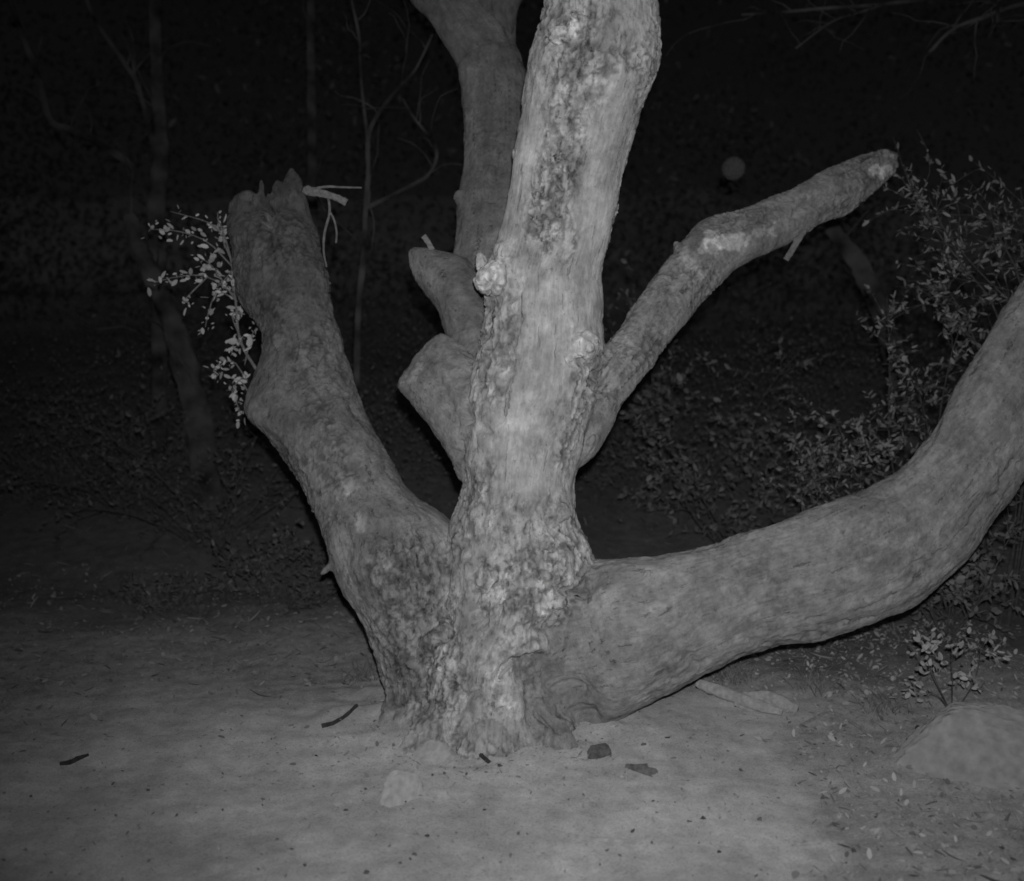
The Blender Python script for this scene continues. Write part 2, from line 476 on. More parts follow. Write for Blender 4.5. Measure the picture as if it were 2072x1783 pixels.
EXTRA_SPIKES = [ ([(838,518),(850,522)],[32,40],5.45), ([(1795,322),(1823,311)],[34,12],5.98), ([(1790,345),(1812,350)],[26,10],5.97),  # splinters and lumps melted into the wood: (points px, widths px, depth)
 ([(590,480),(594,420),(592,372),(588,338)], [96,66,40,12], 5.72), ([(566,450),(563,400),(560,364)], [60,36,14], 5.70),
 ([(500,480),(500,420),(502,388)], [80,62,36], 5.73), ([(523,440),(529,396),(529,364)], [34,18,8], 5.70), ([(545,440),(543,412),(547,386)], [30,20,8], 5.76), ([(478,450),(480,405)], [40,26], 5.74),
 ([(982,540),(998,560),(1024,562)], [60,84,60], 4.685), ([(1014,488),(1022,515)], [32,46], 4.70), ([(968,506),(974,545)], [16,30], 4.79), ([(1005,525),(1030,540)], [40,44], 4.70),
 ([(1190,674),(1184,700),(1174,722)], [32,60,44], 4.675), ([(1150,735),(1180,742)], [18,24], 4.73),
 ([(1190,888),(1203,897)], [52,36], 4.9), ([(1105,70),(1140,74),(1160,72)], [24,34,22], 4.42), ([(1300,1165),(1310,1172)], [40,30], 4.62),
 ([(1360,500),(1372,500)],[30,26],5.42), ([(1086,392),(1096,410)],[34,40],4.575), ([(1104,436),(1092,452)],[34,26],4.585), ([(1092,484),(1112,478)],[26,30],4.61), ([(1135,300),(1128,330)],[20,26],4.50), ([(1062,352),(1066,340)],[22,20],4.60), ([(1160,40),(1170,22)],[30,22],4.375), ([(1075,528),(1085,520)],[34,30],4.66), ([(1000,1110),(1012,1135)],[44,36],4.66), ([(1060,1062),(1080,1070)],[40,36],4.625), ([(1130,1020),(1142,1050)],[34,30],4.70), ([(1100,1100),(1122,1112)],[36,30],4.63), ([(1040,1190),(1010,1225)],[40,34],4.60), ([(1110,1225),(1150,1215)],[26,22],4.62), ([(960,880),(950,930)],[24,30],4.80), ([(1140,1105),(1160,1120)],[30,26],4.72), ([(740,1010),(720,1050)],[30,26],4.95), ([(690,950),(700,930)],[30,24],5.02), ([(830,1180),(840,1220)],[30,26],4.80), ([(790,1240),(800,1290)],[24,28],4.82), ([(1945,1122),(1952,1128)],[50,30],4.84), ([(655,1150),(664,1158)],[36,22],5.0), ([(918,392),(930,398)],[24,30],5.62),
]
DENTS = [  # (polyline px, half width px, depth m, limb name or None)
 ([(1045,590),(1036,690),(1015,800),(1008,850)], 12, .026, None), ([(990,595),(985,690),(975,780)], 9, .014, None), ([(1075,600),(1100,580),(1130,565)], 12, .012, None),
 ([(1002,1154),(967,1218),(974,1252)], 9, .034, None), ([(1005,1152),(1040,1140)], 7, .02, None), ([(1040,1210),(1000,1255),(970,1285)], 7, .016, None), ([(1140,1190),(1165,1195),(1160,1228)], 12, .03, None),
 ([(1055,1278),(1122,1286)], 14, .028, None), ([(1009,1376),(1030,1341),(1072,1329),(1110,1331)], 7, .045, None),
 ([(1060,1352),(1085,1400),(1100,1455)], 24, .06, None), ([(1105,1350),(1140,1385)], 20, .035, None), ([(1115,1430),(1190,1448)], 15, .03, None), ([(1110,1400),(1170,1405)], 26, .03, None), ([(1075,1470),(1120,1480)], 14, .03, None), ([(1013,1436),(1016,1440)], 8, .03, None), ([(985,1432),(988,1438)], 8, .02, None),
 ([(898,1271),(860,1298),(854,1360)], 10, .03, None), ([(828,1405),(820,1425),(790,1442)], 8, .02, None), ([(915,1388),(922,1392)], 8, .02, None), ([(940,1396),(956,1400)], 7, .02, None),
 ([(1165,21),(1199,25)], 6, .014, None), ([(1112,88),(1143,97)], 6, .014, None), ([(1198,82),(1224,92)], 9, .018, None), ([(1270,102),(1275,108)], 24, .022, None), ([(1165,128),(1185,120),(1200,132)],5,.012,None),
 ([(1065,362),(1062,395),(1070,405)], 5, .012, None), ([(1118,352),(1134,335),(1139,315)], 6, .014, None), ([(1118,405),(1118,438),(1105,455),(1085,462),(1069,451)], 5, .014, None),
 ([(1072,470),(1083,492),(1098,492)], 6, .016, None), ([(1088,349),(1089,350)], 5, .024, None), ([(1142,310),(1150,380)], 9, .010, None), ([(1055,520),(1060,524)],8,.014,None),
 ([(1207,768),(1220,764)], 11, .06, None), ([(1196,800),(1204,792)], 6, .02, None), ([(1135,715),(1160,735),(1180,738)], 6, .02, None),
 ([(942,838),(945,850)], 8, .024, None), ([(931,890),(932,915)], 9, .026, None), ([(972,870),(980,880)], 7, .018, None), ([(1080,920),(1085,925)],9,.014,None), ([(1090,1120),(1115,1125)],8,.02,None), ([(1035,1105),(1045,1118)],10,.02,None),
 ([(599,812),(602,818)], 9, .02, None), ([(528,826),(534,838)], 9, .015, None), ([(615,830),(628,842)], 9, .014, None), ([(702,958),(716,962)], 11, .022, None), ([(745,900),(755,905)],8,.012,None),
 ([(540,395),(545,440),(548,470)], 9, .035, 'broken_limb'), ([(760,1080),(790,1100)],10,.012,None), ([(700,1080),(712,1120)],8,.014,None),
 ([(1612,424),(1650,414)], 9, .022, 'slim_limb'), ([(1290,735),(1330,690)],6,.012,'slim_limb'), ([(1260,745),(1290,720)],6,.012,'slim_limb'), ([(1395,540),(1402,535)],8,.016,'slim_limb'), ([(1500,455),(1560,440)],5,.01,'slim_limb'),
 ([(1585,1150),(1672,1149)], 3.5, .012, 'low_limb'), ([(1375,1160),(1420,1168),(1520,1160)], 3.5, .010, 'low_limb'), ([(1480,1345),(1540,1310),(1640,1285),(1760,1250)], 7, .012, 'low_limb'),
 ([(1850,1140),(1930,1110),(2000,1020),(2060,930)], 6, .014, 'low_limb'), ([(1980,870),(1990,880)],14,.012,'low_limb'), ([(1720,1090),(1760,1082)],16,.010,'low_limb'), ([(1340,1250),(1500,1200),(1640,1160)],14,.006,'low_limb'), ([(1420,1230),(1430,1240)],20,.012,'low_limb'),
 ([(872,705),(835,750)], 17, .007, 'sawn_stub'), ([(868,745),(900,800),(915,850)],10,.014,'sawn_stub'),
 ([(1000,170),(990,260)],14,.01,'rear_limb'), ([(1010,330),(1000,400)],12,.012,'rear_limb'), ([(975,395),(1010,400)],6,.01,'rear_limb'),
]
import random as _r
_rs = _r.Random(44)
for _k in range(46):
    _x = _rs.uniform(1300, 2040); _t = (_x - 1300) / 740
    _yc = 1265 - 40 * _t - 250 * max(0, _t - .35) ** 1.35 * 1.6; _y = _yc + _rs.uniform(-95, 95)
    _a = -.15 - .9 * max(0, _t - .3); _l = _rs.uniform(6, 46)
    DENTS.append(([(_x, _y), (_x + _l * math.cos(_a), _y + _l * math.sin(_a))], _rs.uniform(2.5, 9), _rs.uniform(-.004, .010), 'low_limb'))
for _k in range(40):
    _t = _rs.random(); _x = 560 + 260 * _t + _rs.uniform(-70, 70); _y = 480 + 820 * _t
    DENTS.append(([(_x, _y), (_x + _rs.uniform(-8, 8), _y + _rs.uniform(6, 26))], _rs.uniform(3, 9), _rs.uniform(-.004, .012), 'broken_limb'))
PATCHES = [  # bare, bleached or bark-covered areas, plus painted shade in the base hollow: (polyline px, half width px, tone factor, limb)
 ([(1008,500),(995,556),(1025,562)], 34, 1.4, None), ([(1188,690),(1178,720)], 20, 1.4, None), ([(1140,72),(1150,40)], 16, 1.3, None), ([(1070,300),(1050,440)],14,1.15,None),
 ([(1110,620),(1100,760),(1040,830)], 44, 1.18, None), ([(1040,880),(1050,960)], 40, 1.12, None), ([(1210,300),(1200,470)],22,1.15,None), ([(1255,60),(1290,150)],30,.92,None), ([(1170,120),(1165,200)],30,.86,None), ([(1140,240),(1130,300)],26,.88,None),
 ([(1016,1405),(1017,1430)], 8, 1.6, None), ([(990,1375),(1030,1350)], 7, 1.35, None), ([(1000,1200),(1050,1170)], 20, 1.18, None), ([(1100,1235),(1170,1230)],14,1.2,None),
 ([(545,440),(548,460)], 10, 1.7, 'broken_limb'), ([(560,410),(600,395)], 7, 1.35, 'broken_limb'), ([(500,390),(520,392)], 6, 1.35, 'broken_limb'), ([(704,980),(706,1000)], 8, 1.5, None), ([(722,1045),(728,1065)], 7, 1.5, None),
 ([(1440,480),(1500,492)], 13, 2.0, 'slim_limb'), ([(1455,495),(1420,500)], 10, 1.7, 'slim_limb'), ([(1525,476),(1570,460)], 7, 1.7, 'slim_limb'), ([(1390,530),(1410,545)], 14, 1.4, 'slim_limb'), ([(1775,345),(1805,352)], 9, 2.0, 'slim_limb'), ([(1790,304),(1810,310)], 6, 1.9, 'slim_limb'), ([(1620,400),(1650,395)],5,1.4,'slim_limb'),
 ([(1235,720),(1330,600)], 12, 1.15, 'slim_limb'), ([(1870,1170),(1920,1150)], 12, 1.3, 'low_limb'), ([(1700,1165),(1750,1160)], 14, 1.12, 'low_limb'), ([(1320,1235),(1345,1232)], 9, 1.35, 'low_limb'), ([(1300,1165),(1310,1170)], 16, 1.15, 'low_limb'), ([(1830,1110),(1950,1020),(2030,900)], 14, 1.12, 'low_limb'),
 ([(850,795),(890,750)], 18, 1.12, 'sawn_stub'), ([(875,700),(815,770)], 5, 1.4, 'sawn_stub'), ([(870,730),(840,765)],10,.85,'sawn_stub'), ([(1100,1370),(1110,1450),(1180,1440)], 44, .8, None),  # last patch puts the base hollow's recess shade into the bark tone
 ([(950,150),(952,260)],10,1.25,'rear_limb'), ([(850,540),(880,570)],16,1.2,'broken_stub'), ([(1200,1180),(1240,1150)],20,.82,None),
]
RUG_PATCHES = [([(1175,30),(1155,200),(1125,350),(1095,470)], 40, 1.8), ([(1110,600),(1100,740),(1040,880),(1060,960)], 62, .25), ([(1260,180),(1225,330),(1195,560)], 34, .3), ([(1075,240),(1040,400),(1020,470)], 22, .35), ([(1185,600),(1190,660)],30,.5),
 ([(1300,1200),(1200,1300)], 60, .5), ([(1000,1170),(1150,1220)], 50, 1.5), ([(1040,1080),(1130,1130)], 40, 1.3), ([(960,900),(970,980)], 34, 1.3), ([(800,1150),(840,1250),(850,1380)], 70, 2.2), ([(1290,720),(1400,560)], 30, 1.2)]
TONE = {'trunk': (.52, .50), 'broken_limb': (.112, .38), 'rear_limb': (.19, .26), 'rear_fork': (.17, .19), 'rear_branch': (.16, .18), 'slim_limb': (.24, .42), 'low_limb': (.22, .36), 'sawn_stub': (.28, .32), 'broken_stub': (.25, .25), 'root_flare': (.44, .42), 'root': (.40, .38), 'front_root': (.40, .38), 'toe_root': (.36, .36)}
RUG = {'trunk': 1.0, 'broken_limb': .72, 'rear_limb': .5, 'rear_fork': .4, 'rear_branch': .4, 'slim_limb': .7, 'low_limb': .52, 'sawn_stub': .5, 'broken_stub': .5, 'root_flare': .9, 'root': .7, 'front_root': .7, 'toe_root': .7}
TREE_PARTS = {'front_root': 'trunk', 'toe_root': 'trunk', 'trunk': 'trunk', 'root_flare': 'trunk', 'root': 'trunk'}

def seg_dist(px, py, poly):
    d = np.full(px.shape, 1e9)
    for (ax, ay), (bx, by) in zip(poly[:-1], poly[1:]):
        vx, vy = bx - ax, by - ay
        t = np.clip(((px - ax) * vx + (py - ay) * vy) / (vx * vx + vy * vy + 1e-9), 0, 1)
        d = np.minimum(d, np.hypot(px - ax - t * vx, py - ay - t * vy))
    return d

def build_dead_tree():
    names = list(LIMBS)
    mb = MB()
    SC, SU, SV, SR, ST, SID, STN = [], [], [], [], [], [], []
    SEG = 36
    for li, nm in enumerate(names):
        rows = []
        for a, b, d, asp in LIMBS[nm]:
            rows.append(np.concatenate([P(*a, d), P(*b, d), [asp]]))
        rows = np.array(rows)
        length = np.linalg.norm(np.diff((rows[:, :3] + rows[:, 3:6]) / 2, axis=0), axis=1).sum()
        rows = smooth_path(rows, max(8, int(length / 0.03)))
        base = len(mb.v); n = len(rows); s = li * 7.0; prev = None
        for r in rows:
            A, B, asp = r[:3], r[3:6], r[6]
            c = (A + B) / 2; u = (B - A) / 2; ru = np.linalg.norm(u)
            v = c - CAM; v /= np.linalg.norm(v)
            for k in range(SEG):
                th = 2 * math.pi * k / SEG
                mb.v.append(c + u * math.cos(th) + v * ru * asp * math.sin(th))
            if prev is not None: s += np.linalg.norm(c - prev)
            prev = c
            SC.append(c); SU.append(u / ru); SV.append(v); SR.append(ru); ST.append(s); SID.append(li)
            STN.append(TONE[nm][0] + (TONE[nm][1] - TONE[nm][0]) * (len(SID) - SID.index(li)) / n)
        for i in range(n - 1):
            for k in range(SEG):
                p, q = base + i * SEG + k, base + i * SEG + (k + 1) % SEG
                mb.f.append((p, q, q + SEG, p + SEG))
        mb.f.append(tuple(base + k for k in reversed(range(SEG))))
        mb.f.append(tuple(base + (n - 1) * SEG + k for k in range(SEG)))
    for pts, wd, d in EXTRA_SPIKES:
        q = smooth_path([np.append(P(*p, d), w * d / FPX / 2) for p, w in zip(pts, wd)], 9)
        # rounded ends
        rad = q[:, 3].copy(); rad[0] *= .6; rad[-1] *= .7
        mb.tube([x[:3] for x in q], rad, 14)
    tmp_me = new_mesh('tmp', mb.v, mb.f)
    tmp = bpy.data.objects.new('tmp', tmp_me); col.objects.link(tmp)
    md = tmp.modifiers.new('remesh', 'REMESH'); md.mode = 'VOXEL'; md.voxel_size = 0.0092
    dg = bpy.context.evaluated_depsgraph_get(); dg.update()
    ev = tmp.evaluated_get(dg)
    me = bpy.data.meshes.new_from_object(ev)
    bpy.data.objects.remove(tmp); bpy.data.meshes.remove(tmp_me)
    nv = len(me.vertices)
    co = np.empty(nv * 3, np.float32); me.vertices.foreach_get('co', co); co = co.reshape(-1, 3).astype(float)
    nl = len(me.loops); lv = np.empty(nl, np.int32); me.loops.foreach_get('vertex_index', lv)
    ls = np.empty(len(me.polygons), np.int32); me.polygons.foreach_get('loop_start', ls)
    lt = np.empty(len(me.polygons), np.int32); me.polygons.foreach_get('loop_total', lt)
    assert (lt == 4).all()
    F = lv.reshape(-1, 4)
    E = np.vstack([F[:, [0, 1]], F[:, [1, 2]], F[:, [2, 3]], F[:, [3, 0]]])
    deg = np.bincount(E[:, 0], minlength=nv) + np.bincount(E[:, 1], minlength=nv)
    def lap(c):
        acc = np.zeros_like(c)
        for k in range(3):
            acc[:, k] = np.bincount(E[:, 0], c[E[:, 1], k], nv) + np.bincount(E[:, 1], c[E[:, 0], k], nv)
        return acc / deg[:, None]
    for it in range(9):
        co = co + 0.6 * (lap(co) - co)
    def normals(c):
        a, b, d, e = c[F[:, 0]], c[F[:, 1]], c[F[:, 2]], c[F[:, 3]]
        fn = np.cross(d - a, e - b)
        vn = np.zeros_like(c)
        for j in range(4):
            for k in range(3):
                vn[:, k] += np.bincount(F[:, j], fn[:, k], nv)
        return vn / (np.linalg.norm(vn, axis=1)[:, None] + 1e-12)
    vn = normals(co)
    # which limb each vertex belongs to, and its place along the grain
    SC, SU, SV, SR, ST, SID, STN = map(np.array, (SC, SU, SV, SR, ST, SID, STN))
    best = np.empty(nv, int)
    c32, s32 = co.astype(np.float32), SC.astype(np.float32)
    iw = (1 / SR ** 2).astype(np.float32)[None]; ss = (s32 ** 2).sum(1)[None]
    for k in range(0, nv, 20000):
        q = c32[k:k + 20000]
        d = ((q ** 2).sum(1)[:, None] + ss - 2 * (q @ s32.T)) * iw
        best[k:k + 20000] = np.argmin(d, axis=1)
    lid = SID[best]
    rel = co - SC[best]
    g = np.stack([(rel * SU[best]).sum(1), (rel * SV[best]).sum(1), ST[best]], 1)
    # smooth the along-coordinate inside each limb (samples are 3 cm apart)
    ax = np.cross(SU, SV)[best]
    g[:, 2] += (rel * ax).sum(1) * np.sign((ax * (SC[np.minimum(best + 1, len(SC) - 1)] - SC[best])).sum(1) + 1e-9) * 0.9
    rug = np.array([RUG[n] for n in names])[lid]
    tone = STN[best]
    def lap1(c):
        return (np.bincount(E[:, 0], c[E[:, 1]], nv) + np.bincount(E[:, 1], c[E[:, 0]], nv)) / deg
    for _ in range(36):
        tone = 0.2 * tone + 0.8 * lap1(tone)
        rug = 0.2 * rug + 0.8 * lap1(rug)
    px, py, dep = project(co)
    facing = sstep(-0.1, 0.25, (vn * (CAM - co)).sum(1) / np.linalg.norm(CAM - co, axis=1))
    for poly, w, k in RUG_PATCHES:
        m = (1 - sstep(w * .5, w * 1.5, seg_dist(px, py, poly) + 12 * perlin(co * 9 + 50))) * facing
        rug = rug * (1 + (k - 1) * m)
    h = 0.010 * fbm(co * 5.0, 2)
    g2 = g * np.array([1, 1, .22])
    ridge = fbm(g2 * 16 + 3, 2)
    h += (0.004 + 0.005 * rug) * ridge
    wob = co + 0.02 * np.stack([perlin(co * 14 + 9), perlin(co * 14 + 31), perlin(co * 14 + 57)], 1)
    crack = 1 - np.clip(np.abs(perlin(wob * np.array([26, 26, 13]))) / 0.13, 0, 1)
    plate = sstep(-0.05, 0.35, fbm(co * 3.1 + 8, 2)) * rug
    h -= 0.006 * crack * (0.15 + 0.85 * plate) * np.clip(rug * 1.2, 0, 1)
    h += 0.0028 * rug * fbm(co * 30, 2)
    # long vertical fissures and ribs
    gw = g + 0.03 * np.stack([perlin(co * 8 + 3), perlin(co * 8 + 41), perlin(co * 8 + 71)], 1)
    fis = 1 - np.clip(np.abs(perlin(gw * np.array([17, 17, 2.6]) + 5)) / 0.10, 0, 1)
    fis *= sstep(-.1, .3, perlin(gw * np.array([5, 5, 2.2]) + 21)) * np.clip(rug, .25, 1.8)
    h -= 0.007 * fis
    # bark plates with dark joints
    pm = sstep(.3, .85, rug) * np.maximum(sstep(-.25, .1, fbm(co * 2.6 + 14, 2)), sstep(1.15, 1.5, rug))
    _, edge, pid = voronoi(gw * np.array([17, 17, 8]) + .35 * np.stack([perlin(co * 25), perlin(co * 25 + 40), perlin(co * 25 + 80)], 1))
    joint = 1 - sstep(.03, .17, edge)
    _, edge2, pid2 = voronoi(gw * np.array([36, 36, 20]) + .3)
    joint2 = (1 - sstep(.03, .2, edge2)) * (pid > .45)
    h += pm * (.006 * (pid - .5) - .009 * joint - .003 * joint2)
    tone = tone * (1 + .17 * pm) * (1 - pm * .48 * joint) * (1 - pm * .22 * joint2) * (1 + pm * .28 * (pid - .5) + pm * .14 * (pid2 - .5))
    # shed bark: plates of older grey bark over paler wood
    pl1 = fbm(gw * np.array([11, 11, 6]) + 60, 3)
    shed = sstep(.02, .12, pl1) * np.clip(rug, .2, 1)
    h += 0.004 * shed
    blot = fbm(gw * np.array([4.5, 4.5, 2.5]) + 90, 3)
    fleck = fbm(co * np.array([24, 24, 19]) + 33, 2)
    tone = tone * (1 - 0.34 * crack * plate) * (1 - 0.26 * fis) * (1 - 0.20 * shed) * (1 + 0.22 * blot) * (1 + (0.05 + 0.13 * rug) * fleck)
    wpx, wpy = px + 9 * perlin(co * 22 + 5) + 14 * perlin(co * 8 + 15), py + 9 * perlin(co * 22 + 77) + 14 * perlin(co * 8 + 97)
    for poly, w, dp, nm in DENTS:
        d = seg_dist(wpx, wpy, poly)
        m = np.exp(-(d / w) ** 2) * facing
        if nm: m = m * (lid == names.index(nm))
        h -= dp * 1.7 * m
    rag = perlin(co * 40 + 12) * 9 + perlin(co * 90 + 3) * 4
    for poly, w, k, nm in PATCHES:
        d = seg_dist(wpx, wpy, poly)
        m = sstep(w * 1.25 + 6, w * 0.75 - 6, d + rag) if False else 1 - sstep(w * 0.7, w * 1.3 + 3, d + rag)
        m = m * facing
        if nm: m = m * (lid == names.index(nm))
        tone = tone * (1 + (k - 1) * m)
    co = co + vn * h[:, None]
    vn = normals(co)
    # split into parts that share exact normals along their seams
    root_loc = np.array([P(985, 1490, 4.9)[0], 4.9, float(ground_h(P(985, 1490, 4.9)[0], 4.9)[0])])
    tree = empty('dead_tree', root_loc, 'large pale leafless dead tree with several broken limbs on bare soil', 'tree')
    part_of = np.array([list(dict.fromkeys(TREE_PARTS.get(n, n) for n in names)).index(TREE_PARTS.get(n, n)) for n in names])
    pnames = list(dict.fromkeys(TREE_PARTS.get(n, n) for n in names))
    fl = part_of[lid[F]]
    fpart = np.sort(fl, axis=1)[:, 1]
    out = {}
    for pi, pn in enumerate(pnames):
        sel = F[fpart == pi]
        if len(sel) == 0: continue
        used, inv = np.unique(sel, return_inverse=True)
        f = inv.reshape(-1, 4)
        m2 = bpy.data.meshes.new(pn)
        m2.vertices.add(len(used)); m2.vertices.foreach_set('co', (co[used] - root_loc).astype(np.float32).ravel())
        m2.loops.add(len(f) * 4); m2.loops.foreach_set('vertex_index', f.astype(np.int32).ravel())
        m2.polygons.add(len(f)); m2.polygons.foreach_set('loop_start', np.arange(0, len(f) * 4, 4, dtype=np.int32))
        m2.polygons.foreach_set('use_smooth', np.ones(len(f), bool))
        m2.update(calc_edges=True)
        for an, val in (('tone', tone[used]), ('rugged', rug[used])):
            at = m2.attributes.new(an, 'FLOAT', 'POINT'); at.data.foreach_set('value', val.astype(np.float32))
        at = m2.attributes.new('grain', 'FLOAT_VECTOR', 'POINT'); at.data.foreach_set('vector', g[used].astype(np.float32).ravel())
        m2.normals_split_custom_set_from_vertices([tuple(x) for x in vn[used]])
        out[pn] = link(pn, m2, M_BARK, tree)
    bpy.data.meshes.remove(me)
    out['broken_limb']['label'] = 'darker limb leaning out with a splintered V-shaped broken top'
    out['low_limb']['label'] = 'thick smooth limb sweeping low and curving upward'
    out['slim_limb']['label'] = 'slim limb slanting up to a snapped end with bleached patches'
    out['sawn_stub']['label'] = 'short thick stub with a flat sawn face'
    # small dead twigs on the limbs
    def twig(name, pts, wd, d, mat=M_TWIG, parent=tree):
        mb = MB(); d = [d] * len(pts) if np.isscalar(d) else d
        q = smooth_path([np.append(P(*p, dd) - root_loc, w * dd / FPX / 2) for p, w, dd in zip(pts, wd, d)], 4 * len(pts))
        mb.tube([x[:3] for x in q], q[:, 3], 7, 0.12, len(pts))
        return mb.build(name, mat, parent)
    pg = twig('peg', [(618,385),(650,391),(680,400),(700,409)], [20,16,14,16], [5.7,5.66,5.62,5.6], M_PEG, out['broken_limb'])
    for pts, wd in (([(625,384),(660,378),(690,379),(732,380)], [5,5,4,3]), ([(664,396),(667,430),(657,470),(655,510),(661,540)], [5,5,5,4,3]), ([(667,428),(676,445),(681,470),(680,492)], [4,4,4,4])):
        twig('twig', pts, wd, 5.66, parent=out['broken_limb'])
    twig('twig', [(874,506),(868,493),(857,478)], [13,11,12], 5.4, M_PEG, out['broken_stub'])
    twig('peg', [(1626,465),(1612,490),(1600,510),(1590,526)], [16,13,13,12], 5.7, M_TWIG, out['slim_limb'])
    twig('splinter', [(1010,1372),(1022,1356),(1038,1343)], [6,8,5], 4.55, M_PALEWOOD, out['trunk'])
    return tree

build_dead_tree()

# ------------------------------------------------------------------ foliage helpers
LEAF_V = np.array([(0, 0, 0), (.34, .22, .03), (-.34, .22, .03), (0, .3, -.03), (.40, .55, .02), (-.40, .55, .02), (0, .6, -.05), (.24, .84, 0), (-.24, .84, 0), (0, 1, -.06)])
LEAF_F = [(0, 1, 3), (0, 3, 2), (1, 4, 6, 3), (3, 6, 5, 2), (4, 7, 9, 6), (6, 9, 8, 5)]

def leaf_frames(dirs, rr):
    """random orientation with the leaf's length near dirs"""
    out = []
    for d in dirs:
        t = d + np.array([rr.gauss(0, .45), rr.gauss(0, .45), rr.gauss(0, .45)])
        t /= np.linalg.norm(t) + 1e-9
        s = np.cross(t, [rr.gauss(0, 1), rr.gauss(0, 1), rr.gauss(0, 1)]); s /= np.linalg.norm(s) + 1e-9
        out.append(np.stack([s, t, np.cross(s, t)], 1))
    return out

_wr = random.Random(99)
def leaves_mesh(pos, frames, sizes, width=.55):
    V = []; Fc = []
    for i, (p, R, s) in enumerate(zip(pos, frames, sizes)):
        q = LEAF_V * np.array([width * (.45 + 1.1 * _wr.random()), 1, 1]); q[:, 2] += (_wr.random() - .4) * .7 * q[:, 1] ** 2; q[:, 0] += (_wr.random() - .5) * .5 * q[:, 1] ** 2
        V.append(p + (q * s) @ R.T)
        b = i * 10
        Fc.extend(tuple(b + k for k in f) for f in LEAF_F)
    return np.vstack(V), Fc

_leaf_cache = {}
def leaf_object(parent, p, R, s, mat, width=.55):
    key = (mat.name, round(width, 2))
    if key not in _leaf_cache:
        me = new_mesh('leaf', LEAF_V * np.array([width, 1, 1]), LEAF_F); me.materials.append(mat); _leaf_cache[key] = me
    o = bpy.data.objects.new('leaf', _leaf_cache[key]); col.objects.link(o)
    o.parent = parent
    M = np.eye(4); M[:3, :3] = R * s; M[:3, 3] = p
    o.matrix_local = Matrix(M.tolist())
    return o

def grow(base, tip_dir, length, rr, n=9, droop=0.15, wig=.12):
    pts = [np.array(base, float)]; d = np.array(tip_dir, float); d /= np.linalg.norm(d)
    for k in range(n):
        d = d + np.array([rr.gauss(0, wig), rr.gauss(0, wig), rr.gauss(0, wig) - droop * k / n])
        d /= np.linalg.norm(d)
        pts.append(pts[-1] + d * length / n)
    return pts

def shrub(name, base, label, height=1.0, spread=.6, nstem=6, twigs=6, leaves=9, leaf=.045, seed=1, mat=M_SCRUB, wood=M_SHRUBWOOD, lean=(0, 0, 0), stem_r=.007, singles=0, group=None, cat='shrub', width=.55, lo=.25, stems=None):
    rr = random.Random(seed)
    base = np.asarray(base, float)
    root = empty(name, base, label, cat, group)
    lp, ld, ls, so = [], [], [], []
    paths = stems or []
    if not stems:
        for k in range(nstem):
            a = 2 * math.pi * (k + rr.random()) / nstem
            d = np.array([math.cos(a) * spread, math.sin(a) * spread, 1.0]) + np.array(lean)
            paths.append(grow(np.array([math.cos(a), math.sin(a), 0]) * .03 - np.array([0, 0, .03]), d, height * rr.uniform(.7, 1.1), rr))
    for k, st in enumerate(paths):
        mb = MB()
        n = len(st)
        mb.tube(st, [stem_r * (1 - .75 * i / n) for i in range(n)], 6, .1, k)
        for t in range(twigs):
            i = min(n - 2, int(n * rr.uniform(lo, 1)))
            d = st[i + 1] - st[i]; d /= np.linalg.norm(d) + 1e-9
            d = d * .6 + np.array([rr.gauss(0, .7), rr.gauss(0, .7), rr.gauss(.15, .5)])
            tw = grow(st[i], d, height * rr.uniform(.12, .34), rr, 5, .1, .18)
            mb.tube(tw, [stem_r * .4 * (1 - .7 * j / 5) for j in range(len(tw))], 4)
            for q in range(leaves):
                j = rr.uniform(.15, 1) * (len(tw) - 1); j0 = min(int(j), len(tw) - 2)
                ls.append(k); lp.append(tw[j0] + (tw[j0 + 1] - tw[j0]) * (j - j0)); dd = tw[j0 + 1] - tw[j0]
                ld.append(dd / (np.linalg.norm(dd) + 1e-9) * .5 + np.array([rr.gauss(0, .6), rr.gauss(0, .6), rr.gauss(.1, .5)]))
        so.append(mb.build('stem', wood, root))
    fr = leaf_frames(ld, rr)
    sz = [leaf * rr.uniform(.55, 1.3) for _ in lp]
    order = list(range(len(lp)))
    if singles:
        # the leaves nearest the camera stand singly
        order.sort(key=lambda i: lp[i][1])
        for i in order[:singles]:
            leaf_object(so[ls[i]], lp[i], fr[i], sz[i], mat, width)
        order = order[singles:]
    if order:
        V, Fc = leaves_mesh([lp[i] for i in order], [fr[i] for i in order], [sz[i] for i in order], width)
        fo = link('foliage', new_mesh('foliage', V, Fc), mat, root)
        fo['kind'] = 'stuff'
    return root

def px_stem(base, pts, depths, n=12):
    """stem through pixels at given depths, relative to base"""
    return [x - np.asarray(base) for x in smooth_path([P(*p, d) for p, d in zip(pts, depths)], n)]

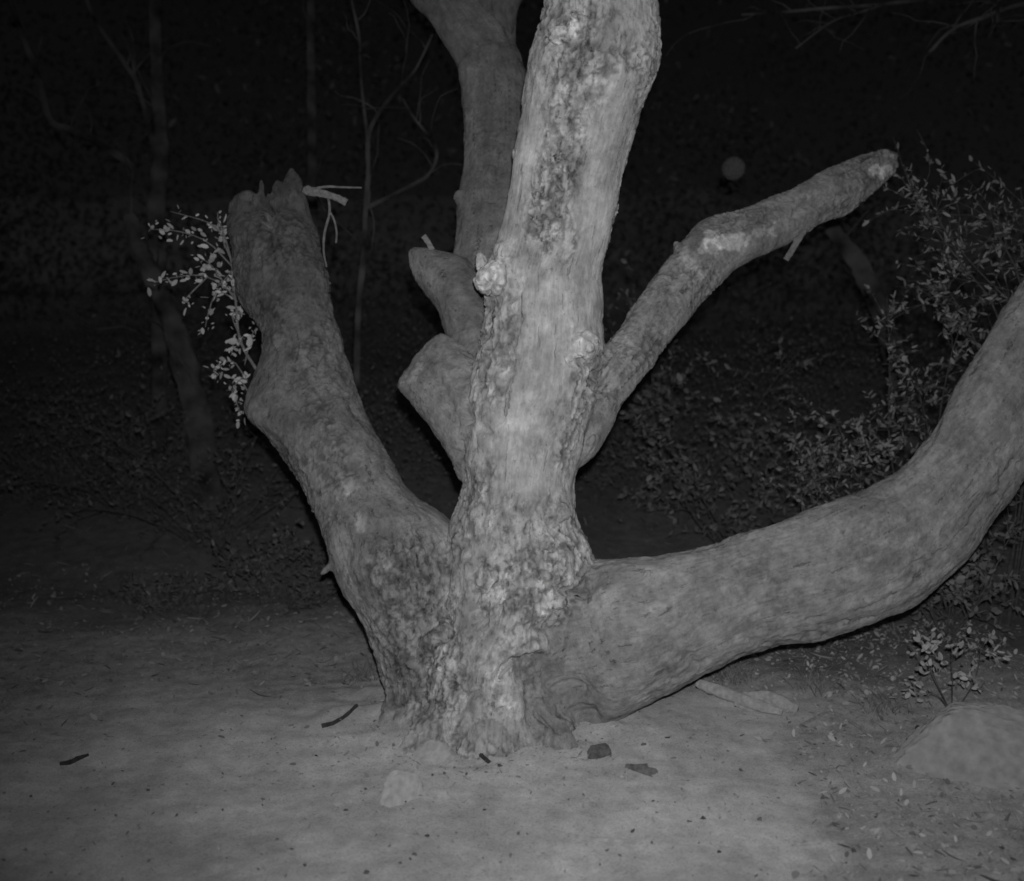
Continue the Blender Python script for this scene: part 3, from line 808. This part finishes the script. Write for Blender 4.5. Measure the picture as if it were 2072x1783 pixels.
# ------------------------------------------------------------------ small-leaved shrub behind the broken limb
def leafy_creeper():
    d = 5.85
    base = G(815, 1345)
    root = empty('leafy_sapling', base, 'small bright-leaved sapling growing up behind the splintered dark limb', 'sapling')
    rr = random.Random(3)
    main = px_stem(base, [(815,1345),(800,1200),(690,950),(560,800),(490,700),(478,620),(470,540),(455,480),(440,440)], [base[1] * 1.03,6.3,6.1,5.98,5.95,5.92,5.9,5.88,5.86], 26)
    mb = MB(); mb.tube(main, [.011 * (1 - .7 * i / 26) for i in range(26)], 7, .1, 2); mb.build('stem', M_TWIG, root)
    sprays = [([(470,540),(420,490),(360,468),(302,464)], 24), ([(478,600),(420,560),(360,560),(312,572)], 22), ([(480,610),(440,590),(420,640),(415,668)], 14), ([(455,480),(420,450),(345,428)], 9),
              ([(465,520),(445,470),(440,430)], 13), ([(478,610),(430,540),(400,520)], 18), ([(490,690),(470,640),(490,630)], 12), ([(500,770),(470,730),(440,745),(432,768)], 18),
              ([(495,740),(505,690),(520,660)], 12), ([(498,760),(475,780),(480,820),(492,845)], 22), ([(492,700),(475,690),(468,720)], 12), ([(480,600),(470,580),(480,545)], 14), ([(470,545),(460,560),(440,580)], 12), ([(500,790),(485,770),(470,790)],14), ([(420,560),(380,600),(370,615)],7)]
    for pts, nl in sprays:
        ds = [5.9 + rr.uniform(-.12, .1) for _ in pts]; ds[0] = 5.92
        tw = px_stem(base, pts, ds, 9)
        mb = MB(); mb.tube(tw, [.0045 * (1 - .6 * j / 9) for j in range(9)], 5); tw_o = mb.build('twig', M_TWIG, root)
        for q in range(int(nl * 1.7)):
            j = rr.uniform(.1, 1) ** .8 * 8; j0 = min(int(j), 7)
            p = tw[j0] + (tw[j0 + 1] - tw[j0]) * (j - j0) + np.array([rr.gauss(0, .022) for _ in range(3)])
            t = (tw[j0 + 1] - tw[j0]); t = t / np.linalg.norm(t) * .5 + np.array([rr.gauss(0, .6), rr.gauss(-.2, .4), rr.gauss(0, .6)])
            R = leaf_frames([t], rr)[0]
            leaf_object(tw_o, p, R, .016 + .04 * rr.random() ** 1.4, M_LEAF, rr.choice((.45, .6, .75)))
leafy_creeper()

# ------------------------------------------------------------------ scrub to the right of the tree
def thicket():
    base = G(1990, 1330); base = np.array([base[0] + .2, 6.35, float(ground_h(base[0] + .2, 6.35)[0])])
    D = 6.3
    st = [px_stem(base, [(2010,1330),(2080,900),(2020,640),(1950,540),(1890,460),(1840,370)], [D, D + .1, D, D - .1, D - .1, D]),
          px_stem(base, [(2030,1330),(2100,850),(2060,640),(1990,560),(1915,470),(1880,400)], [D, D, D, D, D, D]),
          px_stem(base, [(2000,1330),(2070,980),(2000,760),(1950,640),(1900,560)], [D, D + .1, D + .1, D, D]),
          px_stem(base, [(2040,1330),(2110,800),(2060,560),(2020,480),(2000,430)], [D, D + .2, D + .1, D + .1, D]),
          px_stem(base, [(2030,1330),(2110,700),(2080,500),(2065,380)], [D, D + .2, D + .1, D + .2])]
    shrub('arching_shrub', base, 'tall arching shrub with thin leafy stems above the low limb', 1.5, stems=st, twigs=22, leaves=9, leaf=.042, seed=21, stem_r=.007, singles=230, lo=.42, width=.42)
    b2 = G(1850, 1290); b2 = np.array([b2[0], 6.6, float(ground_h(b2[0], 6.6)[0])])
    st = [px_stem(b2, [(1850,1290),(1830,1080),(1800,900),(1800,740),(1795,600)], [6.6, 6.6, 6.6, 6.5, 6.5]),
          px_stem(b2, [(1850,1290),(1880,1050),(1900,850),(1930,700),(1960,640)], [6.6, 6.6, 6.5, 6.4, 6.4]),
          px_stem(b2, [(1840,1290),(1780,1080),(1720,930),(1690,840)], [6.6, 6.6, 6.6, 6.6]),
          px_stem(b2, [(1860,1290),(1900,1060),(1880,880),(1850,760)], [6.6, 6.5, 6.5, 6.6]),
          px_stem(b2, [(1840,1290),(1740,1060),(1660,960),(1610,920)], [6.6, 6.5, 6.5, 6.5]),
          px_stem(b2, [(1800,1290),(1640,1010),(1710,955),(1790,900)], [6.6, 6.4, 6.35, 6.3])]
    shrub('tangled_shrub', b2, 'dense tangled small-leaved shrub behind the bend of the low limb', 1.3, stems=st, twigs=30, leaves=10, leaf=.04, seed=22, stem_r=.006, singles=150, lo=.3, mat=M_SCRUB, width=.42)
    b3 = G(1560, 1240); b3 = np.array([b3[0], 7.4, float(ground_h(b3[0], 7.4)[0])])
    shrub('low_bush', b3, 'sparse dim bush between the slim limb and the low limb', 1.25, .75, 9, 16, 11, .045, 23, M_MIDLEAF, singles=60)
    b4 = G(1420, 1180); b4 = np.array([b4[0], 8.2, float(ground_h(b4[0], 8.2)[0])])
    shrub('low_bush', b4, 'taller dim bush just right of the trunk below the slim limb', 1.7, .5, 9, 16, 11, .05, 24, M_MIDLEAF)
    # small plant near the stone, lower right
    b5 = G(1926, 1445)
    st = [px_stem(b5, [(1926,1446),(1927,1390),(1926,1330),(1930,1270)], [b5[1]+.1]*4), px_stem(b5, [(1926,1446),(1900,1410),(1870,1400),(1838,1392)], [b5[1]+.1]*4),
          px_stem(b5, [(1926,1446),(1890,1370),(1875,1330),(1885,1295)], [b5[1]+.1]*4), px_stem(b5, [(1926,1446),(1960,1400),(1980,1350),(1985,1300)], [b5[1]+.1]*4)]
    shrub('leafy_weed', b5, 'small upright leafy weed growing behind the pale boulder', .5, stems=st, twigs=9, leaves=6, leaf=.036, seed=25, mat=M_WEED, stem_r=.003, singles=216, lo=.35, cat='plant', width=.6)
    b6 = G(2040, 1400); b6 = np.array([b6[0], 6.0, float(ground_h(b6[0], 6.0)[0])])
    shrub('low_bush', b6, 'ragged dim bush at the frame edge below the low limb', .85, .6, 9, 13, 8, .042, 26, M_MIDLEAF, singles=60)
    b7 = G(1690, 1345); b7 = np.array([b7[0], 6.9, float(ground_h(b7[0], 6.9)[0])])
    shrub('low_bush', b7, 'low dim bush half hidden beneath the thick low limb', .55, .7, 7, 9, 6, .045, 27, M_DIMLEAF)
thicket()

# ------------------------------------------------------------------ dim scrub to the left
LEFT_SCRUB = [((420, 1210), 7.6, 1.25, 31, 'dim leafy bush below the small bright-leaved sapling'), ((250, 1260), 8.2, 1.0, 32, 'dim rounded bush on the dark slope left of the sapling'),
              ((560, 1330), 6.7, .42, 33, 'low sparse weed clump in front of the dark slope near the splintered limb'), ((110, 1290), 8.6, .9, 34, 'faint bush at the dark left edge of the clearing'),
              ((690, 1300), 6.9, .6, 35, 'dim bush touching the foot of the splintered limb'), ((330, 1345), 6.6, .3, 36, 'ankle-high weed clump at the back edge of the bare soil')]
for (px_, py_), yy, hh, sd, lab in LEFT_SCRUB:
    b = P(px_, py_, yy); gz = float(ground_h(b[0], yy)[0])
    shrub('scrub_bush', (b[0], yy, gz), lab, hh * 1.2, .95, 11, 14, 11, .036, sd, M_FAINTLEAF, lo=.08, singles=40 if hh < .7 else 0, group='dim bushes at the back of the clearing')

# ------------------------------------------------------------------ trees in the dark behind
def back_tree(label, trunk, branches, name='forest_tree'):
    """trunk: [(px, py, depth, width px)] from the ground up; branches likewise"""
    px0, py0, d0, w0 = trunk[0]
    b = P(px0, py0, d0); b[2] = float(ground_h(b[0], b[1])[0])
    root = empty(name, b, label, 'tree', 'trees standing in the dark behind')
    def tube(nm, rows, first=False):
        q = [np.append(P(x, y, d) - b, w * d / FPX / 2) for x, y, d, w in rows]
        if first: q.insert(0, np.array([q[0][0], q[0][1], -.1, q[0][3] * 1.25]))
        q = smooth_path(q, 6 * len(q))
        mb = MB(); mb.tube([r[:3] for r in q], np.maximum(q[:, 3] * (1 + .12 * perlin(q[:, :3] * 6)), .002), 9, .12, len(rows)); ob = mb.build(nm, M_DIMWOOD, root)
        rr = random.Random(int(rows[0][0]) + len(rows))
        for k in range(7):
            i = rr.randrange(len(q) // 3, len(q) - 1); t = q[i + 1, :3] - q[i, :3]; t /= np.linalg.norm(t) + 1e-9
            tw = grow(q[i, :3], t * .6 + np.array([rr.gauss(0, .7), rr.gauss(0, .4), rr.gauss(.2, .5)]), rr.uniform(.25, .8), rr, 7, .1, .22)
            r0 = min(.008, q[i, 3] * .5)
            mt = MB(); mt.tube(tw, [r0 * (1 - .8 * j / 8) for j in range(len(tw))], 5); mt.build('twig', M_DIMWOOD, ob)
    tube('trunk', trunk, True)
    for br in branches: tube('branch', br)
    return root
back_tree('slim trunk with a long bent branch standing behind the sapling',
    [(325,1100,9.0,34), (322,800,9.0,32), (322,560,9.0,32), (316,420,9.0,40), (326,300,9.0,30), (316,130,9.0,26), (312,-150,9.0,22)],
    [[(308,420,9.0,16), (272,345,8.9,15), (225,306,8.8,15), (150,265,8.7,14), (102,243,8.6,13), (77,155,8.6,12), (21,7,8.6,11), (-30,-140,8.6,8)],
     [(320,330,9.0,12), (282,183,8.9,10), (261,141,8.9,9), (190,35,8.8,8), (160,-60,8.8,6)]])
back_tree('thin straight trunk rising just above the splintered limb top',
    [(640,1050,10.5,22), (636,600,10.5,20), (632,330,10.5,19), (630,180,10.5,17), (628,-150,10.5,14)], [])
back_tree('forked sapling with curling branches between the dark limb and the trunk',
    [(728,1020,8.0,13), (722,700,8.0,12), (735,520,8.0,11), (740,423,8.0,10), (745,352,8.0,10), (748,264,8.0,9), (798,187,7.9,7), (840,141,7.9,5), (880,60,7.9,4)],
    [[(738,423,8.0,8), (815,384,7.9,8), (868,352,7.9,7), (882,300,7.9,6), (836,236,7.9,5), (815,200,7.9,4)], [(746,300,8.0,7), (731,166,8.0,6), (727,78,8.0,6), (713,7,8.0,5), (700,-80,8.0,4)]], 'sapling_tree')
back_tree('tree beyond the right edge reaching dead branches across the top corner',
    [(2260,1150,8.2,60), (2250,700,8.2,55), (2230,250,8.2,50), (2220,-150,8.2,40)],
    [[(2235,-20,8.2,16), (2071,8,8.0,9), (1990,35,8.0,8), (1928,60,7.9,7), (1880,105,7.9,4)], [(2225,-90,8.2,14), (1980,-20,8.0,9), (1790,8,8.0,7), (1667,17,7.9,6), (1603,23,7.9,6), (1500,30,7.9,4)],
     [(2030,-40,8.0,6), (2022,0,7.9,6), (2019,25,7.8,7), (2018,46,7.8,5)], [(1800,6,8.0,5), (1740,25,8.0,5), (1682,45,8.0,4), (1610,98,8.0,3)]])
back_tree('pale leaning dead stump behind the slim limb above the dark hollow',
    [(1850,900,8.6,44), (1800,690,8.6,42), (1752,560,8.6,38), (1720,510,8.6,36), (1690,470,8.6,30), (1675,445,8.6,18)], [], 'leaning_stump')
back_tree('dim leaning trunk rising from the slope below the sapling',
    [(420,1000,8.4,60), (400,850,8.4,56), (365,700,8.4,50), (330,600,8.4,44), (290,520,8.5,36), (262,440,8.6,28)], [], 'leaning_stump')

# the wood behind: one dim mass of leaves
def bulk_leaves(pos, size, width, rng):
    n = len(pos)
    t = rng.normal(size=(n, 3)); t /= np.linalg.norm(t, axis=1)[:, None]
    a = np.cross(t, rng.normal(size=(n, 3))); a /= np.linalg.norm(a, axis=1)[:, None]
    b = np.cross(a, t)
    L = LEAF_V * np.array([width, 1, 1])
    V = pos[:, None] + size[:, None, None] * (L[None, :, 0:1] * a[:, None] + L[None, :, 1:2] * t[:, None] + L[None, :, 2:3] * b[:, None])
    base = (np.arange(n) * 10)[:, None, None]
    tri = (np.array(LEAF_F[:2])[None] + base).reshape(-1, 3); quad = (np.array(LEAF_F[2:])[None] + base).reshape(-1, 4)
    me = bpy.data.meshes.new('leaves')
    me.vertices.add(n * 10); me.vertices.foreach_set('co', V.astype(np.float32).ravel())
    lv = np.concatenate([tri.ravel(), quad.ravel()]).astype(np.int32)
    me.loops.add(len(lv)); me.loops.foreach_set('vertex_index', lv)
    st = np.concatenate([np.arange(len(tri)) * 3, len(tri) * 3 + np.arange(len(quad)) * 4]).astype(np.int32)
    me.polygons.add(len(st)); me.polygons.foreach_set('loop_start', st)
    me.update(calc_edges=True)
    return me

def wood_mass(name, label, cat, n_clumps, per, y0, y1, z0, z1, r0, r1, s0, s1, mat, seed, xr=.6):
    rng = np.random.default_rng(seed)
    y = rng.uniform(y0, y1, n_clumps); x = rng.uniform(-xr, xr, n_clumps) * y
    z = ground_h(x, y) + z0 + (z1 - z0) * rng.random(n_clumps) ** 1.5
    r = rng.uniform(r0, r1, n_clumps)
    c = np.repeat(np.stack([x, y, z], 1), per, 0)
    d = rng.normal(size=(n_clumps * per, 3)) * np.array([.6, .5, .45])
    pos = c + d * np.repeat(r, per)[:, None]
    g_ = ground_h(pos[:, 0], pos[:, 1]); pos[:, 2] = np.maximum(pos[:, 2], g_ + .02)
    o = link(name, bulk_leaves(pos, rng.uniform(s0, s1, len(pos)), .6, rng), mat)
    tag(o, label, cat, kind='stuff')
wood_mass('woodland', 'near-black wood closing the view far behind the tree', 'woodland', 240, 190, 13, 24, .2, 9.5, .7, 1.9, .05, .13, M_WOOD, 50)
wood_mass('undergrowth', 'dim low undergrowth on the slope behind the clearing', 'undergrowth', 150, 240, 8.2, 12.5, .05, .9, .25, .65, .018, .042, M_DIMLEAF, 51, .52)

# ------------------------------------------------------------------ stones, sticks, clods
def lump(name, centre, size, seed, mat, label, cat, rough=.22, flat=.0, rot=0, detail=4, group=None, sharp=1.0):
    import bmesh
    r_ = np.random.default_rng(seed)
    bm = bmesh.new()
    pts = r_.normal(size=(9 if detail < 3 else 20, 3)); pts /= np.linalg.norm(pts, axis=1)[:, None]
    for p in pts * r_.uniform(.86, 1.05, (len(pts), 1)): bm.verts.new(p)
    bmesh.ops.convex_hull(bm, input=bm.verts)
    bmesh.ops.triangulate(bm, faces=bm.faces)
    for _ in range(2 if detail < 3 else (5 if detail > 4 else 4)):
        bmesh.ops.subdivide_edges(bm, edges=bm.edges, cuts=1, use_grid_fill=True)
        bmesh.ops.smooth_vert(bm, verts=bm.verts, factor=.07, use_axis_x=True, use_axis_y=True, use_axis_z=True)
    v = np.array([x.co[:] for x in bm.verts])
    v = v * (1 + rough * .25 * fbm(v * 2.2 + seed, 3) + (.035 * fbm(v * 8 + seed, 2) - .03 * np.abs(fbm(v * 4 + seed + 9, 3)) + .012 * fbm(v * 24, 2)))[:, None] * np.array(size) * 1.08
    c, s = math.cos(rot), math.sin(rot)
    v = v @ np.array([[c, s, 0], [-s, c, 0], [0, 0, 1]])
    for b, x in zip(bm.verts, v): b.co = x
    me = bpy.data.meshes.new(name); bm.to_mesh(me); bm.free()
    me.polygons.foreach_set('use_smooth', [True] * len(me.polygons))
    o = link(name, me, mat); o.location = tuple(centre)
    return tag(o, label, cat, group)
q = G(1985, 1600); lump('boulder', (q[0] + .14, q[1] + .26, q[2] + .03), (.46, .32, .22), 4, M_ROCK, 'pale flat-faced boulder half sunk in leaf litter at the frame edge', 'boulder', .15, rot=-.15, detail=5)
q = G(822, 1612); lump('stone', (q[0], q[1] + .05, q[2] - .02), (.17, .12, .12), 9, M_STONE, 'low wedge-shaped stone half buried in the soil before the trunk', 'stone', .25, rot=.4)
q = G(862, 1535); lump('stone', (q[0], q[1] + .03, q[2] - .0), (.11, .07, .08), 12, M_STONE, 'small buried stone between the wedge stone and the trunk', 'stone', .25, rot=-.3)
q = G(1212, 1528); lump('clod', (q[0], q[1], q[2] + .01), (.06, .045, .04), 15, M_DARK, 'dark clod of earth in front of the hollow root', 'clod', .3, rot=.5)
q = G(1290, 1560); lump('clod', (q[0], q[1], q[2] - .004), (.085, .04, .026), 16, M_DARK, 'flat dark crumbly clod right of the larger dark clod', 'clod', 1.3, rot=-.1)

def stick(name, pts, wd, mat, label, cat='stick', lift=.0, seg=8, group=None, wob=.12):
    rows = []
    for (x, y), w in zip(pts, wd):
        g_ = G(x, y); r = w * g_[1] / FPX / 2
        rows.append(np.append(g_ + np.array([0, 0, r * .6 + lift]), r))
    q = smooth_path(rows, 5 * len(rows)); o = q[len(q) // 2, :3].copy()
    mb = MB(); mb.tube([x[:3] for x in q], q[:, 3], seg, wob, int(pts[0][0]))
    ob = mb.build(name, mat, None, o)
    return tag(ob, label, cat, group)
stick('stick', [(121,1548),(140,1546),(160,1537),(179,1529)], [9, 11, 10, 6], M_DARKWOOD, 'short dark stick lying alone on the bare soil at left')
stick('stick', [(651,1472),(675,1465),(700,1450),(722,1430)], [10, 9, 8, 8], M_DARKWOOD, 'thin dark stick lying against the root of the splintered limb')
stick('stick', [(952,1512),(970,1528),(990,1545)], [9, 10, 9], M_DARKWOOD, 'short dark stick at the foot of the trunk')
stick('stick', [(1150,1692),(1185,1699),(1222,1702),(1262,1703)], [8, 9, 8, 5], M_PALEWOOD, 'pale thin stick lying on the bright soil in front')
stick('fallen_branch', [(1412,1402),(1450,1418),(1500,1436),(1545,1452),(1582,1460)], [20, 25, 24, 22, 12], M_PALEWOOD, 'pale straight fallen branch beneath the low limb', 'branch', .035)
stick('fallen_branch', [(1500,1418),(1560,1424),(1612,1440)], [24, 32, 16], M_PALEWOOD, 'short thick weathered branch beside the pale fallen branch', 'branch')
stick('fallen_branch', [(1488,1432),(1525,1440),(1568,1436)], [16, 20, 9], M_PALEWOOD, 'splintered pale wood piece just in front of the pale fallen branch', 'branch', .01, wob=.3)
def arch():
    base = G(1500, 1385); q = smooth_path([np.append(p, r) for p, r in zip([G(1462,1392), P(1540,1372,5.9), P(1600,1378,5.9), P(1650,1408,5.85), G(1690,1450)], [.012, .011, .010, .008, .005])], 22)
    mb = MB(); mb.tube([x[:3] - base for x in q], q[:, 3], 8, .1, 5)
    o = mb.build('fallen_branch', M_TWIG); o.location = tuple(base)
    tag(o, 'thin bent branch arching over the litter beneath the low limb', 'branch')
arch()
stick('fallen_branch', [(1620,1470),(1680,1445),(1720,1462),(1760,1490)], [7, 8, 7, 5], M_TWIG, 'thin crooked branch lying in litter left of the boulder', 'branch')
stick('fallen_branch', [(1855,1490),(1890,1505),(1925,1518)], [13, 15, 11], M_DARKWOOD, 'dark chunk of branch against the boulder', 'branch', .03)
stick('stick', [(1935,1475),(1938,1510),(1936,1540)], [5, 5, 4], M_PALEWOOD, 'tiny pale twig lying over the boulder top', lift=.15) if False else None
stick('stick', [(1605,1712),(1640,1706),(1662,1698)], [6, 7, 5], M_PALEWOOD, 'small pale stick at the edge of the litter by the soil')
for k, (x, y, s) in enumerate([(864,1693,13), (838,1730,11), (741,1766,14), (810,1748,10), (1050,1688,12), (1283,1684,16), (1425,1657,15), (1395,1663,12), (1540,1660,16), (1322,1622,8), (1350,1495,12), (1303,1508,11), (900,1566,9), (1140,1575,12), (1013,1550,13), (1320,1706,10), (1455,1725,11), (1416,1706,10),
                               (312,1648,11), (190,1560,7), (62,1612,9), (300,1600,9), (450,1640,9), (560,1700,10), (395,1645,8), (590,1468,9), (640,1530,8), (740,1597,8), (1180,1610,11), (1500,1560,11), (980,1640,8), (1215,1750,9), (760,1690,8), (700,1640,9)]):
    q = G(x, y); r = s * q[1] / FPX / 2
    lump('pebble', (q[0], q[1], q[2] + r * .2), (r * random.uniform(1, 1.5), r, r * .6), 60 + k, M_DARK, 'small dark pebble or dropping on the bare pale soil', 'pebble', .3, rot=random.uniform(0, 3), detail=2, group='dark pebbles scattered on the soil')
for k, (x, y, s) in enumerate([(402,1634,14), (444,1716,12), (250,1765,12), (822,1690,12), (820,1672,9), (1258,1572,12), (1240,1470,16), (390,1642,6)]):
    q = G(x, y); r = s * q[1] / FPX / 2
    lump('pebble', (q[0], q[1], q[2] + r * .2), (r * 1.2, r, r * .6), 90 + k, M_STONE, 'small pale pebble on the bare soil', 'pebble', .3, rot=random.uniform(0, 3), detail=2, group='pale pebbles scattered on the soil')

# ------------------------------------------------------------------ litter and grass: nobody could count them
def scatter(name, label, cat, n, sampler, size, mat, width, seed, tilt=.35, length_bias=None):
    rr = random.Random(seed); pos = []
    while len(pos) < n:
        x, y = sampler(rr)
        pos.append((x, y))
    xy = np.array(pos); z = ground_h(xy[:, 0], xy[:, 1])
    fr = []; ps = []; sz = []
    for (x, y), zz in zip(pos, z):
        a = rr.uniform(0, 2 * math.pi)
        t = np.array([math.cos(a), math.sin(a), rr.gauss(0, tilt)]); t /= np.linalg.norm(t)
        up = np.array([rr.gauss(0, tilt), rr.gauss(0, tilt), 1]); s = np.cross(t, up); s /= np.linalg.norm(s)
        fr.append(np.stack([s, t, np.cross(s, t)], 1)); ps.append(np.array([x, y, zz + rr.uniform(.002, .014)])); sz.append(size[0] + (size[1] - size[0]) * rr.random() ** 1.8)
    V, Fc = leaves_mesh(ps, fr, sz, width)
    o = link(name, new_mesh(name, V, Fc), mat)
    tag(o, label, cat, kind='stuff')
def masked(x0, x1, y0, y1):
    r = np.random.default_rng(17)
    x = r.uniform(x0, x1, 90000); y = y0 + (y1 - y0) * r.random(90000) ** 1.15
    keep = r.random(90000) < litter_mask(x, y) ** 2
    it = iter(list(zip(x[keep].tolist(), y[keep].tolist())))
    return lambda rr: next(it)
scatter('leaf_litter', 'dead leaves strewn over the dark ground around the clearing', 'leaf litter', 9000, masked(-4.5, 4.0, 3.0, 7.4), (.010, .050), M_LITTER, .5, 71)
scatter('pale_leaf_litter', 'pale curled dead leaves littering the ground around the boulder', 'leaf litter', 6500, masked(.7, 2.7, 3.0, 6.2), (.006, .045), M_FLECK, .5, 75, .6)
scatter('twig_litter', 'broken dry twigs mixed into the leaf litter', 'twigs', 800, masked(-4, 4, 3.0, 8), (.04, .14), M_LITTER, .06, 72, .2)
scatter('soil_debris', 'sparse crumbs and chips on the bare pale soil', 'debris', 3600, lambda rr: (rr.uniform(-3, 2.6), rr.uniform(3.0, 6.2)), (.006, .02), M_LITTER, .6, 73)
scatter('bark_chips', 'fallen bark chips heaped round the foot of the dead tree', 'bark chips', 700, lambda rr: (-.1 + rr.gauss(0, .48), 4.55 + rr.gauss(0, .2)), (.008, .034), M_CHIP, .45, 74, .5)
def tuft(px_, py_, n, hgt, seed, label):
    rr = random.Random(seed); b = G(px_, py_); mb = MB()
    for k in range(n):
        a = rr.uniform(0, 6.28); p = np.array([rr.gauss(0, .05), rr.gauss(0, .03), 0])
        st = grow(p, (math.cos(a) * .5, math.sin(a) * .5, 1), hgt * rr.uniform(.5, 1.1), rr, 4, .5, .1)
        mb.tube(st, [.002, .0018, .0015, .001, .0005], 3)
    o = mb.build('grass_tuft', M_GRASS); o.location = tuple(b)
    tag(o, label, 'grass', 'grass tufts', 'stuff')
tuft(742, 1378, 60, .12, 81, 'dry grass tuft at the foot of the splintered limb')
tuft(1480, 1380, 90, .13, 82, 'dry grass beneath the low limb')
tuft(1660, 1400, 90, .14, 83, 'dry grass between the fallen branches and the boulder')
tuft(1790, 1440, 80, .12, 84, 'dry grass behind the boulder')

# ------------------------------------------------------------------ the faint orb
def orb():
    import bmesh
    c = P(1484, 341, 5.6); R = 24 * 5.6 / FPX
    root = empty('orb', c, 'faint grey round orb floating in the dark above the slim limb', 'orb')
    rr = random.Random(5)
    bm = bmesh.new(); bmesh.ops.create_icosphere(bm, subdivisions=4, radius=R * .86)
    for v in bm.verts: v.co *= 1 + .02 * rr.uniform(-1, 1)
    me = bpy.data.meshes.new('core'); bm.to_mesh(me); bm.free()
    me.polygons.foreach_set('use_smooth', [True] * len(me.polygons))
    link('core', me, M_FLUFF, root)
    mb = MB()
    for k in range(1400):
        d = np.array([rr.gauss(0, 1) for _ in range(3)]); d /= np.linalg.norm(d)
        e = d + np.array([rr.gauss(0, .25) for _ in range(3)]); e /= np.linalg.norm(e)
        mb.tube([d * R * .84, e * R * rr.uniform(.94, 1.05)], [.0006, .0003], 3)
    fz = mb.build('fuzz', M_FLUFF, root); fz['kind'] = 'stuff'
orb()
